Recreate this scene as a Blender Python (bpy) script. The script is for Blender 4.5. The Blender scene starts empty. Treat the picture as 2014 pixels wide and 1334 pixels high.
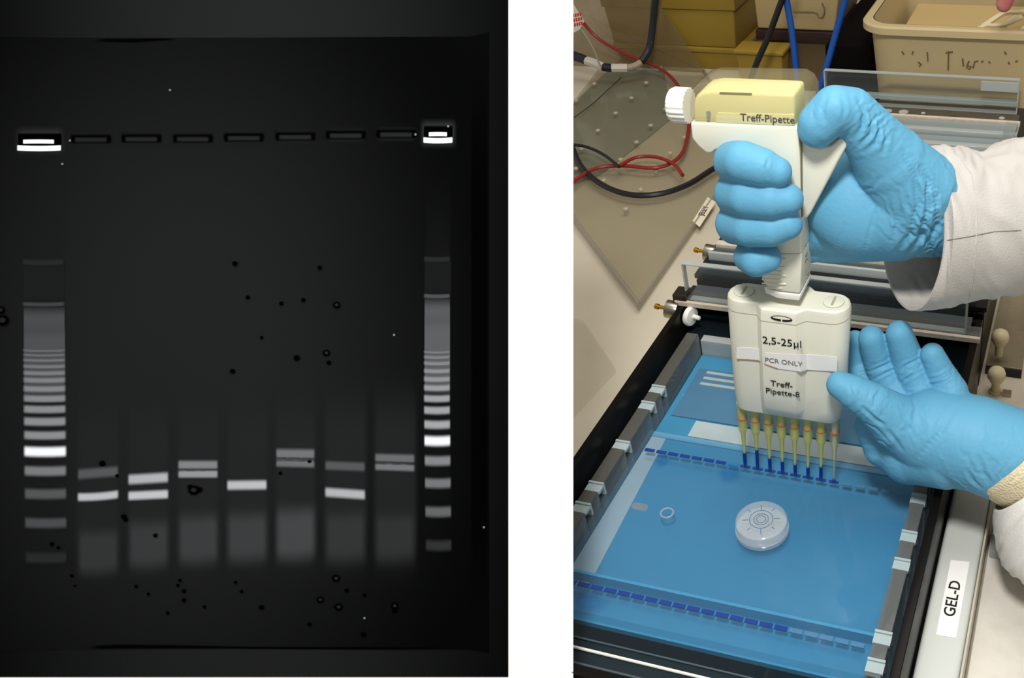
import bpy, bmesh, math, random
import numpy as np
from mathutils import Vector, Matrix, noise
random.seed(7)
scene = bpy.context.scene
COL = scene.collection

# ------------------------------------------------------------------ camera
# millimetre frame: origin = first well of the rear row, X along the wells,
# Y away along the tank, Z up, gel surface at 0, bench top at ZB.
ZB = -45.0
FPX = 1797.33
PP = np.array([1571.0, 667.0])
def _rodr(w):
    w = np.array(w); th = np.linalg.norm(w); k = w/th
    K = np.array([[0,-k[2],k[1]],[k[2],0,-k[0]],[-k[1],k[0],0]])
    return np.eye(3)+math.sin(th)*K+(1-math.cos(th))*K@K
RC = _rodr((2.1966, 0.2881, -0.2225))
CAMP = -RC.T @ np.array([-105.6937, 78.8586, 648.2886])
RIGHT, DOWN, FWD = RC[0], RC[1], RC[2]

def W(p):                      # mm -> world metres
    return Vector((p[0]*.001, p[1]*.001, (p[2]-ZB)*.001))
def _ray(px, py):
    return RC.T @ np.array([(px-PP[0])/FPX, (py-PP[1])/FPX, 1.0])
def UZ(px, py, z):
    d = _ray(px, py); return CAMP+d*((z-CAMP[2])/d[2])
def UY(px, py, y):
    d = _ray(px, py); return CAMP+d*((y-CAMP[1])/d[1])
def UX(px, py, x):
    d = _ray(px, py); return CAMP+d*((x-CAMP[0])/d[0])

cd = bpy.data.cameras.new('camera')
cam = bpy.data.objects.new('camera', cd); COL.objects.link(cam)
M = Matrix(((RIGHT[0], -DOWN[0], -FWD[0]), (RIGHT[1], -DOWN[1], -FWD[1]), (RIGHT[2], -DOWN[2], -FWD[2]))).to_4x4()
M.translation = W(CAMP)
cam.matrix_world = M
cd.sensor_fit = 'HORIZONTAL'; cd.sensor_width = 36.0
cd.lens = FPX*36.0/2014.0
cd.shift_x = (1007.0-PP[0])/2014.0
cd.clip_start = 0.01; cd.clip_end = 20
scene.camera = cam

# ------------------------------------------------------------------ light
wd = bpy.data.worlds.new('world'); scene.world = wd; wd.use_nodes = True
bg = wd.node_tree.nodes['Background']
bg.inputs[0].default_value = (1.0, 0.96, 0.90, 1); bg.inputs[1].default_value = 0.38
def area(name, pos, target, size, power, color):
    ld = bpy.data.lights.new(name, 'AREA'); ld.shape = 'DISK'; ld.size = size; ld.energy = power; ld.color = color
    o = bpy.data.objects.new(name, ld); COL.objects.link(o)
    o.location = W(pos)
    o.rotation_euler = (W(target)-W(pos)).to_track_quat('-Z', 'Y').to_euler()
    return o
KEYP = CAMP - RIGHT*45 - DOWN*330 - FWD*150
area('flash_lamp', KEYP, (100, 40, 60), 0.12, 5.9, (1.0, 0.975, 0.93))
area('ceiling_lamp', (250, 250, 1400), (150, 150, 0), 0.9, 9.0, (1.0, 0.95, 0.86))
scene.view_settings.view_transform = 'Standard'
scene.view_settings.look = 'None'
scene.view_settings.exposure = 0.0
scene.view_settings.gamma = 1.0
scene.view_settings.use_curve_mapping = False
scene.cycles.transparent_max_bounces = 32     # many clear layers: buffer, gel, acrylic

# ------------------------------------------------------------------ materials
def lin(c):
    return tuple((v/255/12.92 if v/255 <= .04045 else ((v/255+.055)/1.055)**2.4) for v in c)
MATS = {}
def mat(name, rgb, rough=.5, spec=.5, metal=0.0, bump=None, var=0.0, varscale=60, var2=None):
    if name in MATS: return MATS[name]
    m = bpy.data.materials.new(name); m.use_nodes = True
    nt = m.node_tree; b = nt.nodes['Principled BSDF']
    c = lin(rgb)
    b.inputs['Base Color'].default_value = (*c, 1)
    b.inputs['Roughness'].default_value = rough
    b.inputs['Specular IOR Level'].default_value = spec
    b.inputs['Metallic'].default_value = metal
    tc = nt.nodes.new('ShaderNodeTexCoord')
    if var > 0 or var2:
        n = nt.nodes.new('ShaderNodeTexNoise'); n.inputs['Scale'].default_value = varscale; n.inputs['Detail'].default_value = 5
        nt.links.new(tc.outputs['Object'], n.inputs['Vector'])
        r = nt.nodes.new('ShaderNodeValToRGB')
        c2 = lin(var2) if var2 else tuple(v*(1-var) for v in c)
        r.color_ramp.elements[0].position = .32; r.color_ramp.elements[1].position = .62
        r.color_ramp.elements[0].color = (*c2, 1); r.color_ramp.elements[1].color = (*c, 1)
        nt.links.new(n.outputs['Fac'], r.inputs['Fac']); nt.links.new(r.outputs['Color'], b.inputs['Base Color'])
    if bump:
        n2 = nt.nodes.new('ShaderNodeTexNoise'); n2.inputs['Scale'].default_value = bump[0]; n2.inputs['Detail'].default_value = 4
        mp = nt.nodes.new('ShaderNodeMapping')
        if len(bump) > 2: mp.inputs['Scale'].default_value = bump[2]
        nt.links.new(tc.outputs['Object'], mp.inputs['Vector']); nt.links.new(mp.outputs['Vector'], n2.inputs['Vector'])
        bp = nt.nodes.new('ShaderNodeBump'); bp.inputs['Strength'].default_value = bump[1]; bp.inputs['Distance'].default_value = .002
        nt.links.new(n2.outputs['Fac'], bp.inputs['Height']); nt.links.new(bp.outputs['Normal'], b.inputs['Normal'])
    MATS[name] = m
    return m
def clear(name, tint, alpha, gloss=1.0, rough=.05, body=(200,205,205)):
    """clear plastic / liquid: see-through tint, a little milky body, a fresnel gloss"""
    if name in MATS: return MATS[name]
    m = bpy.data.materials.new(name); m.use_nodes = True
    nt = m.node_tree; nt.nodes.clear()
    out = nt.nodes.new('ShaderNodeOutputMaterial')
    tr = nt.nodes.new('ShaderNodeBsdfTransparent'); tr.inputs[0].default_value = (*lin(tint), 1)
    df = nt.nodes.new('ShaderNodeBsdfDiffuse'); df.inputs[0].default_value = (*lin(body), 1)
    gl = nt.nodes.new('ShaderNodeBsdfGlossy'); gl.inputs['Roughness'].default_value = rough
    fr = nt.nodes.new('ShaderNodeFresnel'); fr.inputs['IOR'].default_value = 1.45
    mu = nt.nodes.new('ShaderNodeMath'); mu.operation = 'MULTIPLY'; mu.inputs[1].default_value = gloss
    ge = nt.nodes.new('ShaderNodeNewGeometry'); inv = nt.nodes.new('ShaderNodeMath'); inv.operation = 'SUBTRACT'; inv.inputs[0].default_value = 1.0
    nt.links.new(ge.outputs['Backfacing'], inv.inputs[1])
    fm = nt.nodes.new('ShaderNodeMath'); fm.operation = 'MULTIPLY'; nt.links.new(fr.outputs[0], fm.inputs[0]); nt.links.new(inv.outputs[0], fm.inputs[1])
    nt.links.new(fm.outputs[0], mu.inputs[0])
    m1 = nt.nodes.new('ShaderNodeMixShader'); m1.inputs[0].default_value = alpha
    nt.links.new(tr.outputs[0], m1.inputs[1]); nt.links.new(df.outputs[0], m1.inputs[2])
    m2 = nt.nodes.new('ShaderNodeMixShader')
    nt.links.new(mu.outputs[0], m2.inputs[0]); nt.links.new(m1.outputs[0], m2.inputs[1]); nt.links.new(gl.outputs[0], m2.inputs[2])
    nt.links.new(m2.outputs[0], out.inputs['Surface'])
    MATS[name] = m
    return m

# ------------------------------------------------------------------ mesh helpers (mm coordinates)
class MB:
    def __init__(s): s.v = []; s.f = []; s.uv = None
    def add(s, vs, fs):
        n = len(s.v); s.v += [tuple(float(c) for c in v) for v in vs]; s.f += [tuple(i+n for i in f) for f in fs]; return s
    def box(s, x0, x1, y0, y1, z0, z1):
        return s.add([(x0,y0,z0),(x1,y0,z0),(x1,y1,z0),(x0,y1,z0),(x0,y0,z1),(x1,y0,z1),(x1,y1,z1),(x0,y1,z1)],
                     [(0,3,2,1),(4,5,6,7),(0,1,5,4),(1,2,6,5),(2,3,7,6),(3,0,4,7)])
    def prism(s, pts, off):
        """pts: ring of 3D points, off: extrusion vector"""
        n = len(pts); pts = [np.array(p, float) for p in pts]; off = np.array(off, float)
        vs = pts+[p+off for p in pts]
        fs = [tuple(range(n)), tuple(range(2*n-1, n-1, -1))]+[(i, i+n, (i+1) % n+n, (i+1) % n) for i in range(n)]
        return s.add(vs, fs)
    def loft(s, rings, cap0=True, cap1=True):
        n = len(rings[0]); vs = [p for r in rings for p in r]; fs = []
        for k in range(len(rings)-1):
            for i in range(n):
                j = (i+1) % n
                fs.append((k*n+i, k*n+j, (k+1)*n+j, (k+1)*n+i))
        if cap0: fs.append(tuple(range(n-1, -1, -1)))
        if cap1: fs.append(tuple(range((len(rings)-1)*n, len(rings)*n)))
        return s.add(vs, fs)
    def tube(s, pts, r, n=10, closed=False):
        pts = [np.array(p, float) for p in pts]; rings = []
        rr = r if hasattr(r, '__len__') else [r]*len(pts)
        up = np.array([.13, .21, .97])
        for i, p in enumerate(pts):
            a = pts[i-1] if i > 0 else (pts[-1] if closed else pts[0]); b = pts[(i+1) % len(pts)] if (i < len(pts)-1 or closed) else pts[-1]
            t = b-a; t /= np.linalg.norm(t)
            u = np.cross(t, up); u /= np.linalg.norm(u); v = np.cross(u, t)
            rings.append([p+rr[i]*(math.cos(q)*u+math.sin(q)*v) for q in np.linspace(0, 2*math.pi, n, endpoint=False)])
        if closed: rings.append(rings[0]); return s.loft(rings, False, False)
        return s.loft(rings)
    def lathe(s, base, axis, prof, n=24):
        """prof: (distance along axis, radius)"""
        base = np.array(base, float); ax = np.array(axis, float); ax /= np.linalg.norm(ax)
        t = np.array([1,0,0]) if abs(ax[0]) < .8 else np.array([0,1,0])
        u = np.cross(ax, t); u /= np.linalg.norm(u); v = np.cross(ax, u)
        rings = [[base+ax*d+max(r, .01)*(math.cos(q)*u+math.sin(q)*v) for q in np.linspace(0, 2*math.pi, n, endpoint=False)] for d, r in prof]
        return s.loft(rings)
    def capsule(s, p0, p1, r0, r1, n=48, m=10):
        p0 = np.array(p0, float); p1 = np.array(p1, float); L = np.linalg.norm(p1-p0)
        if L < 1e-6: p1 = p0+np.array([0,0,.01]); L = .01
        if max(r0, r1) > 13: n = 110; m = 22
        prof = [(-r0*math.cos(a), r0*math.sin(a)) for a in np.linspace(0.02, math.pi/2, m)]
        prof += [(L+r1*math.sin(a), r1*math.cos(a)) for a in np.linspace(0, math.pi/2-.02, m)]
        return s.lathe(p0, p1-p0, prof, n)
    def chain(s, pts):
        """pts: (point3, r)"""
        for (a, ra), (b, rb) in zip(pts, pts[1:]): s.capsule(a, b, ra, rb)
        return s
    def blob(s, c, rx, ry, rd, A=None, n=96, m=48):
        c = np.array(c, float)
        ax, ay, ad = (RIGHT, DOWN, FWD) if A is None else A
        rings = []
        for th in np.linspace(.02, math.pi-.02, m):
            rings.append([c+rx*math.sin(th)*math.cos(q)*ax+ry*math.cos(th)*ay+rd*math.sin(th)*math.sin(q)*ad for q in np.linspace(0, 2*math.pi, n, endpoint=False)])
        return s.loft(rings)
    def mesh(s, name):
        me = bpy.data.meshes.new(name)
        me.from_pydata([W(v) for v in s.v], [], s.f)
        bm = bmesh.new(); bm.from_mesh(me); bmesh.ops.recalc_face_normals(bm, faces=bm.faces); bm.to_mesh(me); bm.free()
        return me

def link(name, me, m, parent=None, smooth=False, bevel=0, angle=40):
    o = bpy.data.objects.new(name, me); COL.objects.link(o)
    if m: me.materials.clear(); me.materials.append(m)
    if smooth:
        me.shade_smooth()
        me.set_sharp_from_angle(angle=math.radians(angle))
    if bevel:
        b = o.modifiers.new('bevel', 'BEVEL'); b.width = bevel*.001; b.segments = 3; b.limit_method = 'ANGLE'; b.angle_limit = math.radians(35)
        me.shade_smooth()
    if parent is not None:
        o.parent = parent
        o.matrix_parent_inverse = parent.matrix_world.inverted()
    return o
def obj(name, mb, m, parent=None, smooth=False, bevel=0, angle=40):
    return link(name, mb.mesh(name), m, parent, smooth, bevel, angle)
def tag(o, label=None, cat=None, group=None, kind=None):
    if label: o['label'] = label
    if cat: o['category'] = cat
    if group: o['group'] = group
    if kind: o['kind'] = kind
    return o
def thing(name, label, cat, loc, group=None):
    o = bpy.data.objects.new(name, None); COL.objects.link(o)
    o.empty_display_size = .01
    o.matrix_world = Matrix.Translation(W(loc))
    return tag(o, label, cat, group)
def sub(o, name, mb, m, **k): return obj(name, mb, m, o, **k)
def spline(pts, k=8):
    """Catmull-Rom through 3D points"""
    P = [np.array(p, float) for p in pts]; P = [2*P[0]-P[1]]+P+[2*P[-1]-P[-2]]; out = []
    for i in range(1, len(P)-2):
        for t in np.linspace(0, 1, k, endpoint=False):
            a, b, c, d = P[i-1], P[i], P[i+1], P[i+2]
            out.append(.5*((2*b)+(c-a)*t+(2*a-5*b+4*c-d)*t*t+(3*b-3*c+d-a)*t**3))
    out.append(P[-2]); return out
def text_mesh(s, size, origin, xd, yd, name='lettering', bold=0.0, spacing=1.0):
    """flat lettering lying on a surface; origin mm = centre, xd/yd unit directions"""
    cu = bpy.data.curves.new('t', 'FONT'); cu.body = s; cu.size = size*.001; cu.align_x = 'CENTER'; cu.align_y = 'CENTER'
    cu.extrude = .00006; cu.offset = bold*.001; cu.space_character = spacing; cu.resolution_u = 3
    o = bpy.data.objects.new('t', cu); COL.objects.link(o)
    dg = bpy.context.evaluated_depsgraph_get(); dg.update()
    me = bpy.data.meshes.new_from_object(o.evaluated_get(dg)); me.name = name
    bpy.data.objects.remove(o); bpy.data.curves.remove(cu)
    x = Vector(xd).normalized(); y = Vector(yd).normalized(); z = x.cross(y)
    Mx = Matrix((x, y, z)).transposed().to_4x4(); Mx.translation = W(origin)
    me.transform(Mx)
    return me
def voxel(mb, name, vox, smooth_it, m, parent, wrinkles=(), fac=.5, grooves=()):
    me = mb.mesh('tmp'); o = bpy.data.objects.new('tmp', me); COL.objects.link(o)
    r = o.modifiers.new('r', 'REMESH'); r.mode = 'VOXEL'; r.voxel_size = vox*.001; r.adaptivity = 0
    sm = o.modifiers.new('s', 'SMOOTH'); sm.factor = fac; sm.iterations = smooth_it
    dg = bpy.context.evaluated_depsgraph_get(); dg.update()
    m2 = bpy.data.meshes.new_from_object(o.evaluated_get(dg)); m2.name = name
    bpy.data.objects.remove(o); bpy.data.meshes.remove(me)
    if grooves:
        from mathutils.bvhtree import BVHTree
        bv = BVHTree.FromPolygons([v.co.copy() for v in m2.vertices], [tuple(p.vertices) for p in m2.polygons])
        n = len(m2.vertices); co = np.empty(n*3); m2.vertices.foreach_get('co', co); co = co.reshape(-1, 3)
        no = np.empty(n*3); m2.vertices.foreach_get('normal', no); no = no.reshape(-1, 3); dd = np.zeros(n)
        for pl, wid, dep in grooves:
            pts = []
            for a_, b_ in zip(pl, pl[1:]):
                for t in np.linspace(0, 1, 8): pts.append((a_[0]+(b_[0]-a_[0])*t, a_[1]+(b_[1]-a_[1])*t))
            hits = []
            for i, q in enumerate(pts):
                hit = bv.ray_cast(W(CAMP), Vector(_ray(*q)).normalized())
                if hit[0] is not None: hits.append((np.array(hit[0]), math.sin(math.pi*(i+.5)/len(pts))**.5))
            if not hits: continue
            best = np.full(n, 1e9); amp = np.zeros(n)
            for h_, a_ in hits:
                d = np.linalg.norm(co-h_, axis=1)*1000; k_ = d < best; best[k_] = d[k_]; amp[k_] = a_
            dd -= amp*dep*np.exp(-(best/wid)**2); dd += amp*dep*.45*np.exp(-((best-2.1*wid)/wid)**2)
        co = co+no*dd[:, None]*.001; m2.vertices.foreach_set('co', co.ravel()); m2.update()
    if wrinkles:
        n = len(m2.vertices); co = np.empty(n*3); m2.vertices.foreach_get('co', co); co = co.reshape(-1, 3)
        no = np.empty(n*3); m2.vertices.foreach_get('normal', no); no = no.reshape(-1, 3)
        P = co*1000+np.array([0, 0, ZB]); disp = np.zeros(n)
        for c, ax, rad, lam, amp in wrinkles:
            c = np.array(c); ax = np.array(ax, float); ax /= np.linalg.norm(ax)
            d = np.linalg.norm(P-c, axis=1); w = np.exp(-(d/rad)**2); sel = np.where(w > .03)[0]
            for i in sel:
                q = Vector(P[i]/11.0)
                ph = 2*math.pi*float((P[i]-c) @ ax)/lam+5.0*noise.noise(q)+2*noise.noise(q*3)
                disp[i] += amp*w[i]*(math.sin(ph)*.6+.4*math.sin(1.7*ph+1))*(0.55+.45*noise.noise(q*1.7))
        co = co+no*disp[:, None]*.001
        m2.vertices.foreach_set('co', co.ravel()); m2.update()
    m2.shade_smooth()
    return link(name, m2, m, parent)
def proj_px(p):
    q = RC @ (np.array(p)-CAMP); return PP+FPX*q[:2]/q[2]

# ------------------------------------------------------------------ palette
M_BENCH = mat('bench_laminate', (205,196,177), .45, .3, var=.07, varscale=14)
M_BLACK = mat('black_acrylic', (14,12,10), .35, .12)
M_BROWN = mat('smoked_floor', (26,36,38), .35, .4, var=.3, varscale=40)
M_ACR = clear('clear_acrylic', (246,249,249), .10, 1.0, .06)
M_ACRD = clear('clear_acrylic_thin', (250,251,250), .04, 1.0, .08)
M_EDGE = clear('acrylic_lit_edge', (190,200,200), .62, 1.0, .15, (205,212,210))  # pale colour paints in the light caught by acrylic edges
M_FROST = mat('frosted_acrylic', (160,176,180), .5, .3)
M_IVORY = mat('ivory_plastic', (226,226,210), .38, .45)
M_CREAM = mat('cream_plastic', (232,225,170), .4, .4)
M_WHITE = mat('white_plastic', (236,236,228), .4, .4)
M_PRINT = mat('black_print', (30,30,28), .6, .2)
M_PAPER = mat('white_paper', (236,236,234), .8, .1)
M_GLOVE = mat('blue_nitrile', (94,160,194), .55, .25, bump=(420, .12))
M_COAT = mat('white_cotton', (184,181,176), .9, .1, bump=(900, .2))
M_KNIT = mat('knit_cuff', (226,214,182), .95, .05, bump=(700, .8))
M_STEEL = mat('nickel_metal', (170,165,155), .25, .5, 1.0)
M_BRASS = mat('brass_metal', (200,150,60), .3, .5, 1.0)

# ------------------------------------------------------------------ setting
b = MB().box(-1500, 1500, -420, 1330, ZB-40, ZB)
bench = thing('lab_bench', 'pale beige laminate lab bench under the gel tanks', 'bench', (0, 400, ZB-900))
sub(bench, 'worktop', b, M_BENCH)
sub(bench, 'cabinet', MB().box(-1480, 1480, -360, 1330, ZB-900, ZB-40), M_BENCH)
tag(obj('wall_back', MB().box(-1600, 1600, 1332, 1400, ZB-900, 1500), mat('wall_paint', (150,138,112), .8, .1, var=.08)), kind='structure')
tag(obj('floor', MB().box(-1600, 1600, -1500, 1332, ZB-960, ZB-900), mat('floor_vinyl', (120,112,100), .6, .2, var=.15)), kind='structure')

# ------------------------------------------------------------------ display board with the gel photograph
D = 476.0
BO = CAMP+FWD*D
def BP(px, py, lift=0.0):      # a point on the board face, lifted towards its front
    return BO+RIGHT*((px-PP[0])/FPX*D)+DOWN*((py-PP[1])/FPX*D)-FWD*lift
BMM = D/FPX
def to_bench(px):
    a = BP(px, 1400); t = (ZB-a[2])/DOWN[2]; return a+DOWN*t
tl, tr_ = BP(-140, -150), BP(1127.5, -26)
tl = BP(-140, -26)
bl, br = to_bench(-140), to_bench(1127.5)
bl = bl-DOWN*4; br = br-DOWN*4
board = thing('display_board', 'white display board leaning beside the gel tank', 'board', tuple((bl+br)/2))
def inset(p, c, k): return p+FWD*4+(c-p)/np.linalg.norm(c-p)*k
cen = (tl+tr_+bl+br)/4
bk = [inset(p, cen, 5) for p in (tl, tr_, br, bl)]
mb = MB().loft([[tl, tr_, br, bl], bk])
sub(board, 'panel', mb, mat('white_board', (243,243,243), .9, .05))
# prop leg of the easel, behind the board, down to the bench left of the tank
pa = BP(300, 200)+FWD*6; pb = np.array([pa[0]-60, pa[1]+150, ZB])
sub(board, 'prop_leg', MB().prism([pa-RIGHT*6, pa+RIGHT*6, pb+RIGHT*6, pb-RIGHT*6], FWD*5), M_WHITE)

def print_mat(name, soft=True):
    m = bpy.data.materials.new(name); m.use_nodes = True
    nt = m.node_tree; nt.nodes.clear()
    out = nt.nodes.new('ShaderNodeOutputMaterial')
    oi = nt.nodes.new('ShaderNodeObjectInfo')
    uv = nt.nodes.new('ShaderNodeUVMap'); sp = nt.nodes.new('ShaderNodeSeparateXYZ')
    nt.links.new(uv.outputs[0], sp.inputs[0])
    df = nt.nodes.new('ShaderNodeBsdfDiffuse'); nt.links.new(oi.outputs['Color'], df.inputs['Color'])
    tr = nt.nodes.new('ShaderNodeBsdfTransparent'); mx = nt.nodes.new('ShaderNodeMixShader')
    def edge(sock, w):
        # soft at both ends of 0..1
        a = nt.nodes.new('ShaderNodeMath'); a.operation = 'SUBTRACT'; a.inputs[1].default_value = .5; nt.links.new(sock, a.inputs[0])
        c = nt.nodes.new('ShaderNodeMath'); c.operation = 'ABSOLUTE'; nt.links.new(a.outputs[0], c.inputs[0])
        r = nt.nodes.new('ShaderNodeMapRange'); r.interpolation_type = 'SMOOTHERSTEP'
        r.inputs['From Min'].default_value = .5; r.inputs['From Max'].default_value = .5-w
        nt.links.new(c.outputs[0], r.inputs['Value']); return r.outputs[0]
    if soft == 'band': eu, ev = edge(sp.outputs[0], .10), edge(sp.outputs[1], .42)
    elif soft == 'sharp': eu, ev = edge(sp.outputs[0], .05), edge(sp.outputs[1], .25)
    elif soft == 'smear': eu, ev = edge(sp.outputs[0], .22), edge(sp.outputs[1], .38)
    elif soft == 'ramp':
        eu = edge(sp.outputs[0], .07)
        r = nt.nodes.new('ShaderNodeMapRange'); nt.links.new(sp.outputs[1], r.inputs['Value']); ev = r.outputs[0]
    else:
        vm = nt.nodes.new('ShaderNodeVectorMath'); vm.operation = 'DISTANCE'; vm.inputs[1].default_value = (.5, .5, 0); nt.links.new(uv.outputs[0], vm.inputs[0])
        r = nt.nodes.new('ShaderNodeMapRange'); r.interpolation_type = 'SMOOTHSTEP'; r.inputs['From Min'].default_value = .5; r.inputs['From Max'].default_value = .25
        nt.links.new(vm.outputs['Value'], r.inputs['Value']); eu = r.outputs[0]; ev = r.outputs[0]
    mu = nt.nodes.new('ShaderNodeMath'); mu.operation = 'MULTIPLY'; nt.links.new(eu, mu.inputs[0]); nt.links.new(ev, mu.inputs[1])
    mu2 = nt.nodes.new('ShaderNodeMath'); mu2.operation = 'MULTIPLY'; nt.links.new(mu.outputs[0], mu2.inputs[0]); nt.links.new(oi.outputs['Alpha'], mu2.inputs[1])
    nt.links.new(mu2.outputs[0], mx.inputs[0]); nt.links.new(tr.outputs[0], mx.inputs[1]); nt.links.new(df.outputs[0], mx.inputs[2])
    nt.links.new(mx.outputs[0], out.inputs['Surface'])
    return m
PM = {k: print_mat('print_'+k, k) for k in ('band', 'sharp', 'smear', 'ramp', 'dot')}
KPRINT = 0.62            # paper grey for a given picture grey under this light
def grey(v):
    g = lin((v, v, v))[0]*KPRINT; return g
def tone(v): g = grey(v); return (g*.95, g*1.01, g*1.10)
# base sheet, a smooth grey print that fades to the corners
def sheet_mat(name, hi, lo, cx, cy, rad, vary):
    m = bpy.data.materials.new(name); m.use_nodes = True
    nt = m.node_tree; nt.nodes.clear(); out = nt.nodes.new('ShaderNodeOutputMaterial')
    uv = nt.nodes.new('ShaderNodeUVMap'); mp = nt.nodes.new('ShaderNodeMapping')
    mp.inputs['Location'].default_value = (-cx/rad, -cy/vary, 0); mp.inputs['Scale'].default_value = (1/rad, 1/vary, 1)
    nt.links.new(uv.outputs[0], mp.inputs[0])
    ln = nt.nodes.new('ShaderNodeVectorMath'); ln.operation = 'LENGTH'; nt.links.new(mp.outputs[0], ln.inputs[0])
    r = nt.nodes.new('ShaderNodeValToRGB'); r.color_ramp.interpolation = 'EASE'
    r.color_ramp.elements[0].color = tone(hi)+(1,); r.color_ramp.elements[1].color = tone(lo)+(1,)
    r.color_ramp.elements[0].position = .15
    nt.links.new(ln.outputs['Value'], r.inputs[0])
    df = nt.nodes.new('ShaderNodeBsdfDiffuse'); nt.links.new(r.outputs[0], df.inputs[0]); nt.links.new(df.outputs[0], out.inputs[0])
    return m
def patch(name, cols, lift, m, parent, v=None, alpha=1.0, uvpx=False):
    """cols: list of (x, ytop, ybottom) columns in picture pixels -> a thin strip of print"""
    me = bpy.data.meshes.new(name); vs = []; uvs = []
    n = len(cols)
    for i, (x, a, c) in enumerate(cols):
        vs += [W(BP(x, a, lift)), W(BP(x, c, lift))]
        uvs += [(x, a), (x, c)] if uvpx else [(i/(n-1), 0.0), (i/(n-1), 1.0)]
    fs = [(2*i, 2*i+1, 2*i+3, 2*i+2) for i in range(n-1)]
    me.from_pydata(vs, [], fs)
    ul = me.uv_layers.new(name='UVMap')
    for p in me.polygons:
        for li in p.loop_indices: ul.data[li].uv = uvs[me.loops[li].vertex_index]
    o = link(name, me, m, parent)
    if v is not None: o.color = tone(v)+(alpha,)
    return o
gp = thing('gel_photograph', 'dark gel photograph with rows of white bands on the white board', 'photograph', tuple(BP(500, 1331, .1)))
sub(gp, 'sheet', MB().loft([[BP(-60, -12, 0.1), BP(1000, -12, .1), BP(1000, 1331, .1), BP(-60, 1331, .1)],
                            [BP(-60, -12, 0.5), BP(1000, -12, .5), BP(1000, 1331, .5), BP(-60, 1331, .5)]]), M_BLACK)
patch('photo_margin', [(-60, -12, 1331), (470, -12, 1331), (1000, -12, 1331)], .6, sheet_mat('print_margin', 41, 8, 470, 660, 660, 2600), gp, uvpx=True)
patch('gel_slab', [(-60, 72, 1284), (100, 75, 1278), (500, 75, 1275), (925, 73, 1277), (963, 64, 1284)], .75, sheet_mat('print_gel', 40, 9, 340, 740, 680, 980), gp, uvpx=True)
patch('edge_shadow', [(180, 76, 84), (270, 76, 86), (360, 76, 80)], .9, PM['smear'], gp, 4, .8)
patch('edge_shadow', [(170, 1268, 1277), (230, 1265, 1277), (500, 1270, 1277), (960, 1270, 1280)], .9, PM['smear'], gp, 4, .8)
patch('edge_shadow', [(925, 70, 1280), (963, 64, 1284)], .9, PM['smear'], gp, 4, .8)

def wavy(x0, x1, y, h, dl=0.0, dr=0.0, bow=0.0, n=7):
    cols = []
    for i in range(n):
        t = i/(n-1); yy = y+dl*(1-t)+dr*t+bow*(1-(2*t-1)**2)
        cols.append((x0+(x1-x0)*t, yy-h, yy+h))
    return cols
def lane(x0, x1, rng, v, alpha):
    return patch('lane', [(x0, rng[0], rng[1]), ((x0+x1)/2, rng[0], rng[1]), (x1, rng[0], rng[1])], 1.0, PM['smear'], gp, v, alpha)
def band(ln, x0, x1, y, h, v, **k):
    s = k.pop('soft', 'band')
    return patch('band', wavy(x0-4, x1+4, y, h*.98, **k), 1.5, PM[s], ln, v)
# ladder lanes
L = lane(48, 138, (300, 1120), 44, .35)
patch('smear', [(49, 505, 606), (132, 505, 606)], 1.2, PM['sharp'], L, 44, .6)
patch('smear', [(49, 592, 740), (90, 592, 740), (133, 592, 740)], 1.3, PM['sharp'], L, 92, .9)
patch('smear', [(50, 630, 800), (90, 630, 800), (134, 630, 800)], 1.35, PM['sharp'], L, 104, .75)
for y, h, v in [(1095,17,52),(1027,15,92),(970,15,104),(925,14,146),(887,14,300),(855,12,165),(828,12,165),(804,11,162),(783,10,158),(764,9,154),(747,8,148),(733,7,142),(720,6,135),(708,5,130),(698,4,124),(689,4,120),(598,6,76),(516,9,48)]:
    xo = (y-600)/500*5
    band(L, 50+xo, 131+xo, y, h*1.05, v, bow=1.5)
L2 = lane(832, 893, (290, 1100), 36, .4)
patch('smear', [(836, 498, 590), (890, 498, 590)], 1.2, PM['sharp'], L2, 38, .6)
patch('smear', [(836, 574, 740), (861, 574, 740), (888, 574, 740)], 1.3, PM['sharp'], L2, 100, .9)
patch('smear', [(836, 610, 790), (861, 610, 790), (888, 610, 790)], 1.35, PM['sharp'], L2, 112, .75)
for y, h, v in [(1071,16,56),(1005,15,112),(949,14,130),(905,14,146),(866,14,275),(834,12,178),(806,11,174),(783,10,170),(762,9,165),(745,8,156),(729,7,150),(714,6,142),(702,5,134),(692,4,128),(582,6,84),(510,8,44)]:
    xo = max(0, (y-800)/200*2.5)
    band(L2, 838+xo, 885+xo, y, h*1.05, v, bow=1.5)
lanes = [
 (158, 236, [(930,16,102,dict(dl=3,dr=-4)),(976,12,222,dict(dl=1,dr=-5,bow=2))], (1040,1140), 66),
 (257, 334, [(941,15,206,dict(dl=2,dr=-3)),(974,13,226,dict(dl=1,dr=-3))], (1020,1130), 70),
 (355, 431, [(914,13,150,{}),(932,11,172,{})], (1008,1122), 74),
 (451, 527, [(953,14,214,dict(dl=1,dr=0))], (1004,1118), 74),
 (547, 621, [(892,15,130,dict(dr=1)),(910,12,124,dict(dr=2))], (995,1114), 82),
 (643, 720, [(916,14,98,dict(dl=-1,dr=2)),(970,14,200,dict(dl=-3,dr=3))], (1000,1120), 62),
 (741, 817, [(901,13,118,dict(dl=-1,dr=1)),(918,11,130,dict(dl=-1,dr=2))], (1004,1118), 58)]
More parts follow.
